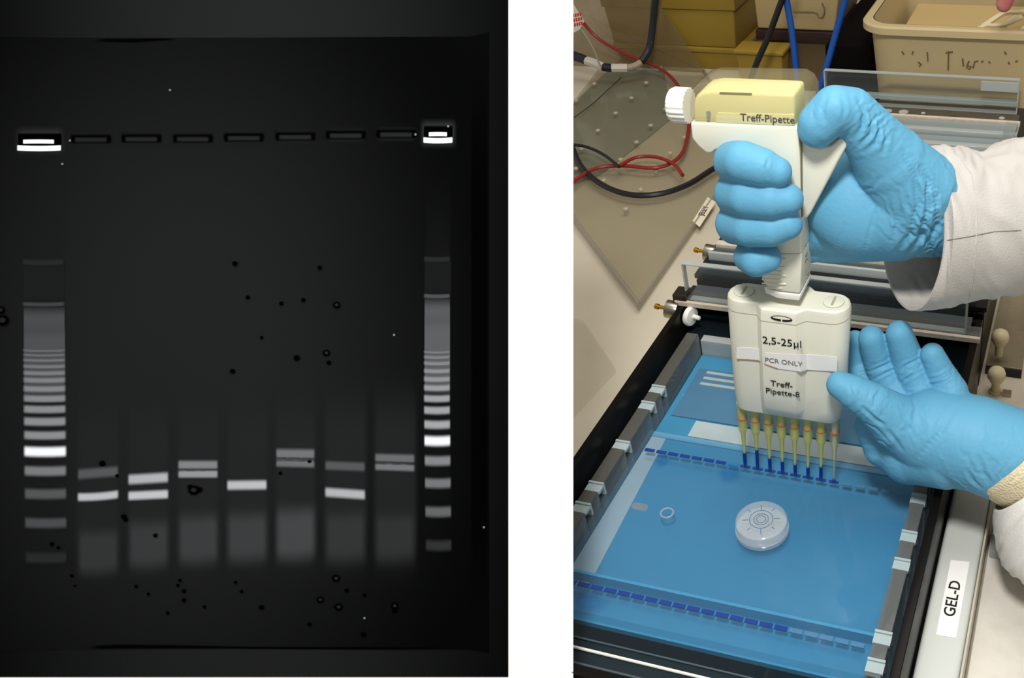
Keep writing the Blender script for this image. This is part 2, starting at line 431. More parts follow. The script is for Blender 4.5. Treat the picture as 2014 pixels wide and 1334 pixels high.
for x0, x1, bs, sm, sv in lanes:
    ln = lane(x0-14, x1+14, (700, 1180), 54, .55)
    patch('smear', [(x0-10, sm[0]-22, sm[1]+10), ((x0+x1)/2, sm[0]-22, sm[1]+14), (x1+10, sm[0]-22, sm[1]+6)], 1.2, PM['smear'], ln, sv, .95)
    for y, h, v, k in bs: band(ln, x0, x1, y, h, v, **k)
# wells of the photographed gel
def ell(cx, cy, rx, ry, lift, name, v, parent, alpha=1.0, m='dot'):
    return patch(name, [(cx-rx, cy-ry, cy+ry), (cx, cy-ry, cy+ry), (cx+rx, cy-ry, cy+ry)], lift, PM[m], parent, v, alpha)
for cx, cy in [(182,275),(281,274),(382,274),(482,272),(583,270),(682,267),(781,265)]:
    w = ell(cx, cy, 46, 19, .95, 'sample_well', 46, gp, .5, 'smear')
    ell(cx, cy-1, 43, 13, 1.05, 'well_rim', 3, w, 1, 'band')
    ell(cx, cy+1, 34, 7, 1.2, 'well_floor', 42, w, 1, 'band')
for x0, x1, y0, x2, x3, y1 in [(49, 112, 280, 37, 126, 292.5), (845, 882, 265.5, 834, 893, 277)]:
    w = ell((x2+x3)/2, y0-2, (x3-x2)/2+10, 34, .95, 'sample_well', 62, gp, .8, 'smear')
    ell((x2+x3)/2, y0-5, (x3-x2)/2, 15, 1.05, 'well_rim', 3, w, 1, 'sharp')
    patch('band', wavy(x0, x1, y0, 5, bow=-.5), 1.5, PM['sharp'], w, 330)
    patch('band', wavy(x2, x3, y1, 6.5, bow=1.5, dl=-.5, dr=-.5), 1.5, PM['sharp'], w, 330)
for cx, cy, r in [(466,519,6),(491,585,5),(557,597,5),(600,590,5),(632,527,5),(665,600,8),(587,704,7),(645,694,8),(650,713,5),(518,664,4),(461,730,6),(206,911,7),(235,935,4),
                  (385,963,12),(378,957,6),(396,962,7),(248,1015,6),(252,1021,5),(310,1052,5),(107,1069,5),(120,1076,4),(146,1131,4),(152,1151,3),(272,1152,4),(296,1167,4),
                  (358,1140,4),(354,1150,4),(366,1161,5),(366,1179,5),(467,1144,4),(479,1162,4),(334,1204,4),(518,1193,6),(406,1192,4),
                  (664,1136,9),(685,1160,5),(633,1178,8),(669,1192,9),(612,1226,5),(720,1169,4),(779,1190,8),(779,1199,6),(718,1246,6),(555,930,4),(612,907,4),(10,630,14),(7,610,9)]:
    o = ell(cx, cy, r*1.35, r*1.1, 1.7, 'air_bubble', 3, gp, 1.0)
    if r >= 8: ell(cx+.5, cy, r*.62, r*.5, 1.8, 'bubble_glint', 46, o, .9)
for cx, cy in [(339,179),(778,659),(128,324),(143,278),(820,266),(884,250),(954,1036),(720,1214)]:
    ell(cx, cy, 3.2, 3.2, 1.8, 'dust_speck', 150, gp, .9)

# ------------------------------------------------------------------ gel tanks
def terminal(parent, p, axis=(-1, 0, .1)):
    t = sub(parent, 'electrode_socket', MB().lathe(p, axis, [(0,2.2),(0,7),(3,7.6),(10,7.6),(10,6)], 20), M_STEEL, smooth=True)
    sub(t, 'contact_pin', MB().lathe(np.array(p)+np.array(axis)*10, axis, [(0,1.6),(7,1.6),(7,2.4),(10,2.4),(11,1)], 12), M_BRASS, smooth=True)
def tank(y0, y1, label):
    t = thing('gel_tank', label, 'tank', (90, (y0+y1)/2, ZB))
    sub(t, 'side_wall', MB().box(-31, -25.5, y0, y1, ZB, 28), M_BLACK, bevel=.5)
    sub(t, 'side_wall', MB().box(205, 210.5, y0, y1, ZB, 28), M_BLACK, bevel=.5)
    sub(t, 'end_wall', MB().box(-25.5, 205, y0, y0+5, ZB, 27), M_BLACK)
    sub(t, 'end_wall', MB().box(-25.5, 205, y1-5, y1, ZB, 27), M_BLACK)
    sub(t, 'floor_plate', MB().box(-25.5, 205, y0+5, y1-5, ZB, ZB+6), M_BROWN)
    return t
YA0, YA1 = -190, 168
ta = tank(YA0, YA1, 'black walled gel tank holding the blue gel tray, under the pipette')
tb = tank(176, 576, 'second gel tank standing end to end behind the one being loaded')

M_TROD = mat('trough_rod', (70,84,90), .4, .4)
# electrode rods across the front trough of tank A; white paints a specular line
for yv, zv, r, m in [(-163, 4.9, .9, M_WHITE), (-156.5, 4.6, .6, M_TROD), (-172, 4.6, .9, M_TROD)]:
    sub(ta, 'electrode_bar', MB().tube([(-25, yv, zv), (205, yv, zv)], r, 8), m, smooth=True)

# ---- tray
tray = thing('gel_tray', 'clear acrylic gel tray with notched sides and blue floor in the tank', 'tray', (90, -10, ZB+6))
M_BLUE = mat('blue_base', (56,134,176), .55, .25, var=.10, varscale=18)
sub(tray, 'tray_floor', MB().box(-9, 189, -138, 122, -12, -8), M_BLUE)
sub(tray, 'support', MB().box(0, 180, -120, 110, ZB+6, -12), M_BROWN)
ws = MB()
a = [UZ(1290,838,-7.5), UZ(1306,848,-7.5), UZ(1163,1125,-7.5), UZ(1140,1150,-7.5)]
ws.prism([(-9, 24, -8), (2, 24, -8), (8, -106, -8), (8, -116, -8), (-9, -116, -8)], (0, 0, .6))
sub(tray, 'white_margin', ws, mat('pale_margin', (176,190,194), .6, .2, var=.12, varscale=30))
sub(tray, 'pale_crossbar', MB().box(-9, 189, 21, 26, -8, -6.8), mat('pale_blue_bar', (104,162,196), .5, .3))
sub(tray, 'white_crossbar', MB().box(17, 176, 27, 44, -8, -6.9), mat('pale_margin', (176,190,194)))
sub(tray, 'rear_floor', MB().box(-4, 184, 46, 104, -8, -6.9), mat('grey_blue', (72,118,152), .5, .3, var=.15, varscale=25))
for yv in (84, 91, 98): sub(tray, 'rear_reflection', MB().box(4, 184, yv, yv+3, -6.9, -6.2), M_FROST)  # pale strips paint the reflection streaks across the rear
for q in ((1258, 996), (1357, 779)):
    c = UZ(*q, -7); sub(tray, 'white_pad', MB().prism([(c[0]+(3.2 if math.cos(t) > 0 else -3.2)+2.6*math.cos(t), c[1]+2.9*math.sin(t), -8) for t in np.linspace(0, 2*math.pi, 20, endpoint=False)], (0, 0, 1)), mat('pad_white', (205,212,214), .5, .3), smooth=True)
# end sill of the tray in front, low blue lip
sub(tray, 'front_lip', MB().box(-9, 189, -111.5, -109.5, -8, .3), mat('lip_blue', (64,138,182), .4, .4))
for side, x0, x1 in ((0, -19.5, -9.5), (1, 190, 199)):
    sl = [50, 31, -12, -53, -72, -113, -132] if side == 0 else [88, 40, 6, -14, -46, -68, -120, -138]
    sl = sorted(sl)
    y = -145
    for s_ in sl+[122]:
        if s_-4 > y+1:
            w = sub(tray, 'side_rail', MB().box(x0, x1, y, s_-4 if s_ < 122 else 122, -30, 13), M_ACR, bevel=.4)
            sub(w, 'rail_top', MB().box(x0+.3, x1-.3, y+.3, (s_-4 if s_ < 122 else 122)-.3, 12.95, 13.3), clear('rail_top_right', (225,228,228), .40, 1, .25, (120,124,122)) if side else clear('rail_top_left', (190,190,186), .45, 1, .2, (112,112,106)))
        if s_ < 122:
            n = sub(tray, 'comb_notch', MB().box(x0-.3, x1+.3, s_-4, s_+4, -30, 4), M_ACR)
            sub(n, 'notch_face', MB().box(x0-.3, x1+.5, s_+2.6, s_+4.2, 4, 13.6), M_FROST)
            sub(n, 'notch_face', MB().box(x0-.3, x1+.5, s_-4, s_+2.6, 10.5, 12.5), M_FROST)
        y = s_+4
# ---- gel
gel = thing('agarose_gel', 'clear agarose gel slab with two rows of dark blue loading wells', 'gel', (90, -10, -8))
sub(gel, 'slab', MB().box(-8.8, 188.8, -137, 20, -7, 0), clear('agarose', (252,253,255), .12, .5, .1, (84,150,190)))
M_DYE = mat('loading_dye', (6,52,138), .5, .2)
M_DYE2 = mat('pale_dye', (40,112,172), .5, .2)
M_EMPTY = mat('empty_well', (70,120,160), .5, .3)
def well(x, y, m, w=7.4, d=2.6):
    sub(gel, 'well', MB().box(x-w/2, x+w/2, y-d/2, y+d/2, -.5, .35), m)
for i in range(21):
    well(9*i, 0, M_DYE2 if i == 7 else (M_DYE if i < 16 else M_EMPTY), 7.2 if i < 15 else 6.4, 2.0 if 8 <= i < 16 else 2.6)
for i in range(-1, 20):
    well(9*i+9.2, -119, M_DYE if i < 15 else M_EMPTY, 7.6, 3.0)
def soft_mat(name, rgb, strength):
    m = bpy.data.materials.new(name); m.use_nodes = True; nt = m.node_tree; nt.nodes.clear()
    out = nt.nodes.new('ShaderNodeOutputMaterial'); tc = nt.nodes.new('ShaderNodeTexCoord')
    mp = nt.nodes.new('ShaderNodeMapping'); mp.inputs['Location'].default_value = (-1, -1, 0); mp.inputs['Scale'].default_value = (2, 2, 0)
    nt.links.new(tc.outputs['Generated'], mp.inputs[0])
    ln = nt.nodes.new('ShaderNodeVectorMath'); ln.operation = 'LENGTH'; nt.links.new(mp.outputs[0], ln.inputs[0])
    r = nt.nodes.new('ShaderNodeMapRange'); r.interpolation_type = 'SMOOTHSTEP'; r.inputs['From Min'].default_value = 1; r.inputs['From Max'].default_value = 0; r.inputs['To Max'].default_value = strength
    nt.links.new(ln.outputs['Value'], r.inputs['Value'])
    tr = nt.nodes.new('ShaderNodeBsdfTransparent'); df = nt.nodes.new('ShaderNodeBsdfDiffuse'); df.inputs[0].default_value = (*lin(rgb), 1)
    mx = nt.nodes.new('ShaderNodeMixShader'); nt.links.new(r.outputs[0], mx.inputs[0]); nt.links.new(tr.outputs[0], mx.inputs[1]); nt.links.new(df.outputs[0], mx.inputs[2]); nt.links.new(mx.outputs[0], out.inputs[0])
    return m
M_STAIN = soft_mat('dye_stain', (8,118,190), .9)
for q, rx, ry in (((1299, 902), 7, 9), ((1434, 928), 10, 12), ((1150, 1185), 16, 11)):
    c = UZ(*q, .2); sub(gel, 'dye_stain', MB().add([(c[0]-2+rx*math.cos(t), c[1]+6+ry*math.sin(t), -7.7) for t in np.linspace(0, 2*math.pi, 24, endpoint=False)], [tuple(range(24))]), M_STAIN)
# ---- buffer filling the tank
tag(obj('running_buffer', MB().box(-25, 204.5, YA0+5.5, YA1-6, 3.6, 4.0), clear('buffer_liquid', (254,255,255), .02, .55, .03, (130,165,190))),
    'clear running buffer flooding the blue gel in the tank', 'liquid')

# ---- level disc, bubble
c = UZ(1497, 1022, 11)
lv = thing('level_disc', 'round clear spirit level disc with ring marks lying on the gel', 'level', (c[0], c[1], .4))
M_LEV = clear('level_plastic', (250,252,253), .22, 1, .08, (226,232,235))
sub(lv, 'base', MB().lathe((c[0], c[1], .4), (0,0,1), [(0,15.8),(1,17.2),(3.5,17.2),(4,16.4)], 48), M_LEV, smooth=True)
sub(lv, 'cap', MB().lathe((c[0], c[1], 4.2), (0,0,1), [(0,15.8),(0.3,16.4),(6,16.4),(6.8,15.6),(6.9,14.6)], 48), M_LEV, smooth=True)
M_MARK = mat('level_marks', (70,105,140), .6, .2)
for r in (2.9, 4.6, 7.4):
    sub(lv, 'ring_mark', MB().tube([(c[0]+r*math.cos(t), c[1]+r*math.sin(t), 11.15) for t in np.linspace(0, 2*math.pi, 36, endpoint=False)], .2, 6, True), M_MARK)
for k in range(8):
    t = k*math.pi/4+.3; r0, r1 = (8.0, 12) if k % 2 == 0 else (9.5, 12)
    sub(lv, 'tick_mark', MB().tube([(c[0]+r0*math.cos(t), c[1]+r0*math.sin(t), 11.15), (c[0]+r1*math.cos(t), c[1]+r1*math.sin(t), 11.15)], .2, 6), M_MARK)
c = UZ(1312, 1010, 4)
tag(obj('buffer_bubble', MB().tube([(c[0]+4.1*math.cos(t), c[1]+4.1*math.sin(t), 4.4) for t in np.linspace(0, 2*math.pi, 28, endpoint=False)], .75, 8, True),
    clear('bubble_film', (225,235,240), .28, 1, .05, (200,215,225)), smooth=True), 'small round air bubble floating on the buffer over the gel', 'bubble')

# ---- acrylic uprights and plug at the rear of tank A
plug = xk = UX(1362, 622, -19)
pk = thing('stopper', 'white round plastic stopper on the inside of the tank wall', 'stopper', tuple(plug-np.array([4, 0, 0])))
sub(pk, 'disc', MB().lathe(plug-np.array([4, 0, 0]), (1, -.25, 0), [(0,6),(.5,8),(3,8.4),(4.5,7.5),(5.2,4)], 28), M_WHITE, smooth=True)
sub(pk, 'stem', MB().lathe(plug, (1, -.25, 0), [(0,2.2),(7,1.8),(7.5,1)], 14), M_WHITE, smooth=True)
terminal(ta, UX(1334, 612, -31)+np.array([0, 0, 0]))
terminal(tb, UX(1408, 500, -31))

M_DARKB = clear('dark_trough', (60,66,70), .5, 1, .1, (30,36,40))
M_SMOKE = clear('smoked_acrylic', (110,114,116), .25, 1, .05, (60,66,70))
def upright(parent, name, y, x0, x1, z0, z1, th=5):
    f = sub(parent, name, MB().box(x0, x1, y, y+th, z0, z1), M_ACRD)
    sub(f, 'top_edge', MB().box(x0, x1, y-.2, y+th+.2, z1-.2, z1+.6), M_EDGE)
    sub(f, 'side_edge', MB().box(x0-.6, x0+.8, y-.2, y+th+.2, z0, z1), M_EDGE)
    sub(f, 'side_edge', MB().box(x1-.8, x1+.6, y-.2, y+th+.2, z0, z1), M_EDGE)
    sub(f, 'bottom_edge', MB().box(x0, x1, y-.4, y+th+.2, z0, z0+1.4), M_EDGE)
    return f
# cross pieces at the rear of tank A
yr = 128
sub(ta, 'rear_block', MB().box(-9, 189, 123, 131, -38, 6), M_EDGE)
cb = thing('cover_bridge', 'clear acrylic bridge standing across the rear of the loaded tank', 'cover', (90, 140, 28))
upright(cb, 'front_panel', 146, -27, 200, 28.2, 62)
sub(cb, 'cross_rail', MB().box(-34, 212, 140, 151, 28.2, 33), M_ACR, bevel=.5)
sub(cb, 'rail_edge', MB().box(-34, 212, 136.5, 139.8, 28.2, 32), mat('warm_lit_edge', (214,200,182), .4, .4, var=.15, varscale=200))  # bright line of light on the rail edge, put into the colour
sub(cb, 'rear_rail', MB().box(-25, 203, 153, 165, 28.2, 31), clear('grey_acrylic', (200,206,208), .55, 1, .12, (92,102,108)))
sub(cb, 'end_block', MB().box(-36, -24, 138, 152, 28.2, 37), clear('smoky_block', (80,76,70), .35, 1, .1, (70,64,58)), bevel=.8)
# lid of tank B: stepped clear bars
lb = thing('tank_lid', 'clear acrylic lid with crosswise ribs on the second tank', 'lid', (90, 360, 28))
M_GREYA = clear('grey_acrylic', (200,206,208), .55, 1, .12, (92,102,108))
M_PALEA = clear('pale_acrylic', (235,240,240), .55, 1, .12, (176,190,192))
M_WARM = mat('warm_lit_edge', (214,200,182), .4, .4, var=.15, varscale=200)  # warm pale tone paints light caught along the ribs
sub(lb, 'lid_plate', MB().box(-33, 212, 178, 574, 28.2, 32), M_SMOKE)
def bar(y, d, z0, z1, m): sub(lb, 'rib', MB().box(-29, 203, y, y+d, z0, z1), m, bevel=.4)
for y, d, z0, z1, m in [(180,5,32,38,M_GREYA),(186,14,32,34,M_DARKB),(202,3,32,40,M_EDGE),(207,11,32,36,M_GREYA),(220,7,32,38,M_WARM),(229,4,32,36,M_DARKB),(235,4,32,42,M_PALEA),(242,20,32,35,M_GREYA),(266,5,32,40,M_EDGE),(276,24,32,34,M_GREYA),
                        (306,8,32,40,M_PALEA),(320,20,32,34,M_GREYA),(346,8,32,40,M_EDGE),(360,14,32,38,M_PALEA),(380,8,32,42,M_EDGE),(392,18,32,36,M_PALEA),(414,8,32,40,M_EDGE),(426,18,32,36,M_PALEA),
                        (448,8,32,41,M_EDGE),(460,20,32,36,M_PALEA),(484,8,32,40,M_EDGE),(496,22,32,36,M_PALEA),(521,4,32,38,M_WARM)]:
    bar(y, d, z0, z1, m)
sub(lb, 'drain_slot', MB().box(-26, 200, 528, 552, 32, 33.2), mat('trough_grey', (84,76,62), .4, .4, var=.2))
for xo, r in ((56,5),(74,5.5),(96,2.6),(36,3),(182,3.4)):
    sub(lb, 'rivet', MB().lathe((xo, 540, 33.2), (0,0,1), [(0,r),(.8,r),(1.2,r*.7),(.6,r*.5)], 18), M_EDGE, smooth=True)
upright(lb, 'end_panel', 556, -21, 196, 32, 70, 6)
sub(lb, 'lower_bar', MB().box(-21, 196, 553, 562, 42, 46), M_PALEA)
sub(lb, 'clip_plate', MB().box(156, 196, 553, 555.8, 58, 68), M_EDGE)
sub(lb, 'corner_catch', MB().box(190, 202, 440, 500, 41, 47), M_ACR)

# ------------------------------------------------------------------ multichannel pipette
pip = thing('multichannel_pipette', 'ivory eight channel pipette held upright over the gel wells', 'pipette', (104, 0, 1.6))
def ux_(z): return .045*(z-1.6)      # lean along X
def head_ring(z, xl, xr, d, bump):
    pts = []; w = xr-xl; rr = min(d, 9.5)
    def arc(cx, a0, a1, n=8):
        for a in np.linspace(a0, a1, n): pts.append((cx+rr*math.cos(a), d*math.sin(a), z))
    arc(xl+rr, math.pi/2, 3*math.pi/2)
    for t, dy in ((.285, 0), (.34, bump), (.62, bump), (.685, 0)): pts.append((xl+w*t, -d-dy, z))
    arc(xr-rr, -math.pi/2, math.pi/2)
    for t, dy in ((.685, 0), (.62, bump), (.34, bump), (.285, 0)): pts.append((xl+w*t, d+dy, z))
    return pts
hb = MB().loft([head_ring(58.5, 74, 141, 7.0, 0), head_ring(60, 72.6, 142.2, 8.2, .2), head_ring(71, 72.2, 144.5, 10, 4.2), head_ring(84, 72.4, 146, 10.3, 4.8),
                head_ring(143, 75.0, 150.2, 10.5, 5), head_ring(145.6, 75.6, 149.8, 10, 4.6), head_ring(146.6, 76.6, 148.8, 9, 4)])
head = sub(pip, 'manifold', hb, M_IVORY, smooth=True, angle=28)
sub(head, 'seam', MB().loft([head_ring(138.2, 74.7, 149.9, 10.62, 5), head_ring(138.7, 74.7, 149.9, 10.62, 5)]), mat('seam_shadow', (178,174,152), .6, .2))
for xs in (85.5, 140):
    sc = sub(head, 'screw', MB().lathe((xs, 0, 146.4), (0,0,1), [(0,6),(.8,6),(1.0,5.4)], 24), M_IVORY, smooth=True)
    sub(sc, 'screw_slot', MB().box(xs-.7, xs+.7, -4.5, 4.5, 147.3, 147.6), mat('screw_slot', (170,168,140), .5, .3))
    sub(sc, 'screw_ring', MB().tube([(xs+6*math.cos(t), 6*math.sin(t), 146.8) for t in np.linspace(0, 2*math.pi, 24, endpoint=False)], .25, 6, True), mat('seam_shadow', (178,174,152)))
YF = -15.75
def on_panel(px, py): return UY(px, py, YF)
TX, TZ = (1, 0, .012), (.045, 0, 1)
link('lettering', text_mesh('2,5-25µl', 7.4, on_panel(1538, 674), TX, TZ, bold=.02), M_PRINT, head)
link('lettering', text_mesh('Treff-', 6.2, on_panel(1537, 757), TX, TZ, bold=.02), M_PRINT, head)
link('lettering', text_mesh('Pipette-8', 6.0, on_panel(1539, 773), TX, TZ, bold=.02), M_PRINT, head)
# oval emblem
ce = on_panel(1537, 627); em = MB()
def half(a0, a1, shift):
    outer = [(ce[0]+shift+6.3*math.cos(t), YF, ce[2]+1.9*math.sin(t)) for t in np.linspace(a0, a1, 16)]
    inner = [(ce[0]+shift+5.2*math.cos(t), YF, ce[2]+1.9*math.sin(t)*.45+.35) for t in np.linspace(a1, a0, 16)]
    em.prism(outer+inner, (0, -.12, 0))
half(math.pi*.97, math.pi*1.49, -.25); half(math.pi*1.51, math.pi*2.03, .25); half(0.1, math.pi-.1, 0) if False else None
sub(head, 'emblem', em, M_PRINT)
sub(head, 'emblem_line', MB().tube([(ce[0]+6.2*math.cos(t), YF, ce[2]+1.9*math.sin(t)) for t in np.linspace(0, math.pi, 16)], .14, 6), M_PRINT)
# label tape wrapped over the front, torn lower edge
tp = MB(); prof_x = []
top_px = [(1449,684),(1470,683),(1496,686),(1505,694),(1540,696),(1574,697),(1586,697),(1615,699),(1647,702)]
bot_px = [(1449,706),(1472,707),(1492,709),(1505,716),(1530,725),(1575,731),(1588,727),(1600,728),(1647,731)]
ys = [-10.75,-10.85,-10.9,-15.5,-15.6,-15.6,-11.2,-10.9,-10.9]
r0 = [UY(p[0], p[1], y) for p, y in zip(top_px, ys)]; r1 = [UY(p[0], p[1], y) for p, y in zip(bot_px, ys)]
n = len(r0)
tp.add(r0+r1+[p+np.array([0,-.22,0]) for p in r0+r1], [(i+2*n, i+1+2*n, i+1+3*n, i+3*n) for i in range(n-1)]+[(i+3*n, i+1+3*n, i+1+n, i+n) for i in range(n-1)]+[(i, i+1, i+1+2*n, i+2*n) for i in range(n-1)])
tape = sub(head, 'label_tape', tp, M_PAPER)
link('lettering', text_mesh('PCR ONLY', 4.9, UY(1541, 713, -16.0), TX, TZ, bold=.0), mat('grey_print', (110,108,110), .6, .2), tape)
sub(tape, 'torn_edge', MB().tube([UY(p[0], p[1], y-.3) for p, y in zip(bot_px[:5], ys[:5])], .3, 6), mat('torn_edge', (170,140,112), .8, .1))
# tips
M_TIP = clear('tip_yellow', (250,249,222), .48, .8, .15, (218,218,132)); M_TIPC = clear('tip_pale', (248,249,240), .35, .8, .15, (190,196,150))
M_RED = mat('red_line', (190,70,50), .5, .2)
for k in range(8):
    xb, xt = 72+9*k, 74.9+9*k
    ax = np.array([xt-xb, 0, 57.0])
    m = M_TIPC if k == 7 else M_TIP
    tipo = sub(pip, 'tip', MB().lathe((xb, 0, 1.4), ax, [(0,.55),(14,1.0),(30,1.7),(34,2.9),(36,3.2),(57.5,3.5)], 16), m, smooth=True)
    sub(tipo, 'inner_cone', MB().lathe(np.array((xb, 0, 1.4))+ax*.35, ax, [(0,.9),(16,1.5),(28,2.0),(36,2.1)], 12), mat('tip_core', (212,212,160), .5, .3) if k < 7 else M_IVORY, smooth=True)
    pm = np.array((xb, 0, 1.4))+ax*(.77)
    sub(tipo, 'fill_line', MB().lathe(pm, ax, [(0,3.42),(.5,3.45)], 16), M_RED)
    h = (13, 18, 12, 11, 10, 9.5, 12, 2)[k]
    sub(tipo, 'dye_column', MB().lathe((xb, 0, .4), ax, [(0,1.15),(h*.75,1.25),(h,1.2)], 12), M_DYE, smooth=True)
# stem
YS0, YS1 = -11.0, 11.0
def slab(pxs, y0, y1): return MB().prism([UY(p[0], p[1], y0) for p in pxs], (0, y1-y0, 0))
stem = sub(pip, 'stem', slab([(1492,499.5),(1577,499.5),(1575,540),(1573,578),(1530,573),(1508,564),(1498,550),(1498,520)], YS0, YS1), M_IVORY, bevel=1.0)
for i in range(9):
    y = 500+i*8.2
    sub(stem, 'grip_rib', MB().tube([UY(1499+max(0, (i-7)*5), y, YS0-.1), UY(1538+(i % 2)*8, y+1.5, YS0-.1)], .55, 8), M_IVORY, smooth=True)
sub(pip, 'collar', slab([(1503,566),(1530,576),(1574,581),(1572,592),(1530,587),(1506,577)], -11.3, 11.3), M_WHITE, bevel=.4)
sxp = UY(1576, 500, -3); xs = UY(1576, 520, YS0)[0]+.15
link('lettering', text_mesh('2,5-25', 5.2, (xs, -1, UX(1584, 500, xs)[2]), (.05, 0, 1), (0, -1, 0)), mat('grey_print', (110,108,110)), stem)
link('lettering', text_mesh('µl', 5.2, (xs, -1, UX(1584, 552, xs)[2]), (.05, 0, 1), (0, -1, 0)), mat('grey_print', (110,108,110)), stem)
# handle
sub(pip, 'handle', slab([(1357,240),(1569,249),(1574,320),(1576,430),(1577,500),(1482,500),(1458,440),(1450,350),(1440,302),(1424,290),(1408,296),(1398,303),(1388,302),(1372,288),(1360,273)], YS0, YS1), M_IVORY, bevel=2.2)
trig_px = [(1575,256),(1590,280),(1611,292),(1634,287),(1651,273),(1660,270),(1667,277),(1664,290),(1650,315),(1594,420),(1587,429),(1579,431),(1575,424)]
sub(pip, 'trigger', slab(trig_px, -8.5, 5), M_IVORY, bevel=2.0)
sub(pip, 'trigger_gap', slab([(1573.5,262),(1575.5,262),(1577.5,428),(1575.5,428)], -10.4, -6), mat('gap_shadow', (120,116,90), .6, .2))
def shell(pxs, y0, y1, m, name, bevel): return sub(pip, name, slab(pxs, y0, y1), m, bevel=bevel)
core = shell([(1363,241),(1363,205),(1368,190),(1380,181),(1400,178),(1562,185),(1564,249)], -10, 9, M_CREAM, 'scale_housing', 2.0)
shell([(1353,240),(1353,195),(1358,178),(1370,168),(1388,164),(1560,168),(1578,176),(1586,195),(1586,250)], -12.5, 13, clear('clear_cover', (250,249,240), .15, 1.0, .05, (186,180,146)), 'clear_cover', 3.5)
sub(core, 'slot', slab([(1415,182),(1478,184),(1478,187),(1415,185)], -10.3, -9.5), mat('gap_shadow', (120,116,90)))
sub(core, 'index_window', slab([(1389,219),(1396,219),(1398,224),(1396,238),(1390,238)], -10.35, -9.5), mat('window_grey', (150,150,158), .4, .4))
sub(core, 'name_plate', slab([(1412,222),(1408,228),(1408,241),(1562,247),(1562,226)], -10.3, -9.8), mat('cream_light', (240,235,192), .4, .3))
link('lettering', text_mesh('Treff-Pipette', 5.6, UY(1509, 234, -10.6), (1, 0, .01), (.045, 0, 1), bold=.02), M_PRINT, core)
kc = UY(1338, 208, 0); kx0 = UY(1356, 208, 0); kl = abs(kx0[0]-UY(1319, 208, 0)[0])
kn = MB(); rings = []
for d, rs in ((0, 1), (kl*.72, 1), (kl*.92, .93), (kl, .8)):
    ring = []
    for i in range(80):
        t = i/80*2*math.pi; r = 8.9*rs*(1+(.045 if (i % 4) < 2 else -.03)*(1 if rs == 1 else .4))
        ring.append((kx0[0]-d, r*math.cos(t), kx0[2]+r*math.sin(t)))
    rings.append(ring)
sub(pip, 'volume_knob', kn.loft(rings), M_WHITE, smooth=True, angle=50)

# ------------------------------------------------------------------ person: gloves and sleeves
per = thing('person', 'person in white lab coat and blue gloves holding the pipette', 'person', (330, 40, ZB))
def Y_(px, py, y): return UY(px, py, y)
g = MB()
# index, middle, ring, little finger round the front of the handle
g.chain([(Y_(1600,330,15),12),(Y_(1480,322,17),11.5),(Y_(1447,322,6),11.3),(Y_(1443,318,-12),10.8),(Y_(1462,318,-20),10.5),(Y_(1500,329,-22),9.6),(Y_(1529,338,-21),7.6)])
g.chain([(Y_(1600,395,15),12),(Y_(1480,388,17),11.5),(Y_(1446,386,6),11),(Y_(1443,381,-12),10.6),(Y_(1470,387,-21),10.6),(Y_(1515,392,-22),10.2),(Y_(1550,392,-20),8.2)])
g.chain([(Y_(1600,455,15),12),(Y_(1480,445,17),11),(Y_(1446,444,6),10.8),(Y_(1443,440,-12),10.2),(Y_(1475,448,-21),10.3),(Y_(1515,450,-22),9.8),(Y_(1549,442,-20),8.0)])
g.chain([(Y_(1606,482,19),10),(Y_(1500,500,15),9.5),(Y_(1476,507,2),9.2),(Y_(1474,505,-14),9.0),(Y_(1488,512,-20),9.3),(Y_(1508,508,-19),8.2)])
# palm and heel of the hand behind the trigger
g.chain([(Y_(1625,432,22),20),(Y_(1690,412,23),27),(Y_(1750,404,25),29.5),(Y_(1840,408,33),27.5),(Y_(1900,414,46),22)])
g.chain([(Y_(1598,485,19),9),(Y_(1640,480,21),11),(Y_(1680,472,23),13),(Y_(1770,455,27),17)])
g.blob(Y_(1700,390,20), 34, 32, 24)
# thumb
g.chain([(Y_(1790,375,22),26),(Y_(1752,322,14),20),(Y_(1712,268,6),15),(Y_(1675,222,0),12.4),(Y_(1642,215,-7),11.6),(Y_(1612,243,-10),10.8),(Y_(1607,252,-10),10.0)])
def dirpx(p0, p1, y): v = Y_(*p1, y)-Y_(*p0, y); return v/np.linalg.norm(v)
wr = [(Y_(1712,245,-2), dirpx((1680,225),(1740,290),0), 13, 4.2, .75), (Y_(1815,400,10), dirpx((1760,420),(1850,385),20), 22, 6.8, 1.25), (Y_(1820,470,15), dirpx((1760,460),(1850,500),20), 16, 6.0, 1.0),
      (Y_(1640,480,10), dirpx((1600,470),(1690,475),20), 16, 6.0, .35), (Y_(1612,225,-18), (1, 0, .1), 10, 6, .35)]
gr = [([(1512,312),(1506,330),(1510,350)], .8, .5), ([(1795,310),(1822,360),(1826,410),(1808,470),(1785,500)], 1.6, 1.5), ([(1775,300),(1800,350),(1806,400),(1790,460),(1765,495)], 1.6, 1.3), ([(1815,330),(1838,380),(1842,440),(1825,490)], 1.5, 1.4),
      ([(1765,380),(1770,420),(1755,470)], 1.3, .8), ([(1688,196),(1700,220),(1697,250),(1680,272)], 1.3, 1.2), ([(1704,206),(1716,235),(1712,262),(1690,284)], 1.2, 1.1), ([(1720,222),(1731,250),(1724,280),(1702,300)], 1.2, 1.0), ([(1735,240),(1744,268),(1738,300)], 1.2, .9),
      ([(1800,440),(1822,470),(1838,505)], 1.4, 1.3), ([(1640,505),(1652,470),(1660,440)], 1.0, .4), ([(1700,495),(1712,450),(1722,420)], 1.0, .45), ([(1625,190),(1618,215),(1622,240)], 1.1, .5), ([(1655,190),(1662,215),(1655,240)], 1.1, .5), ([(1730,350),(1715,370),(1690,372)], 1.0, .5)]
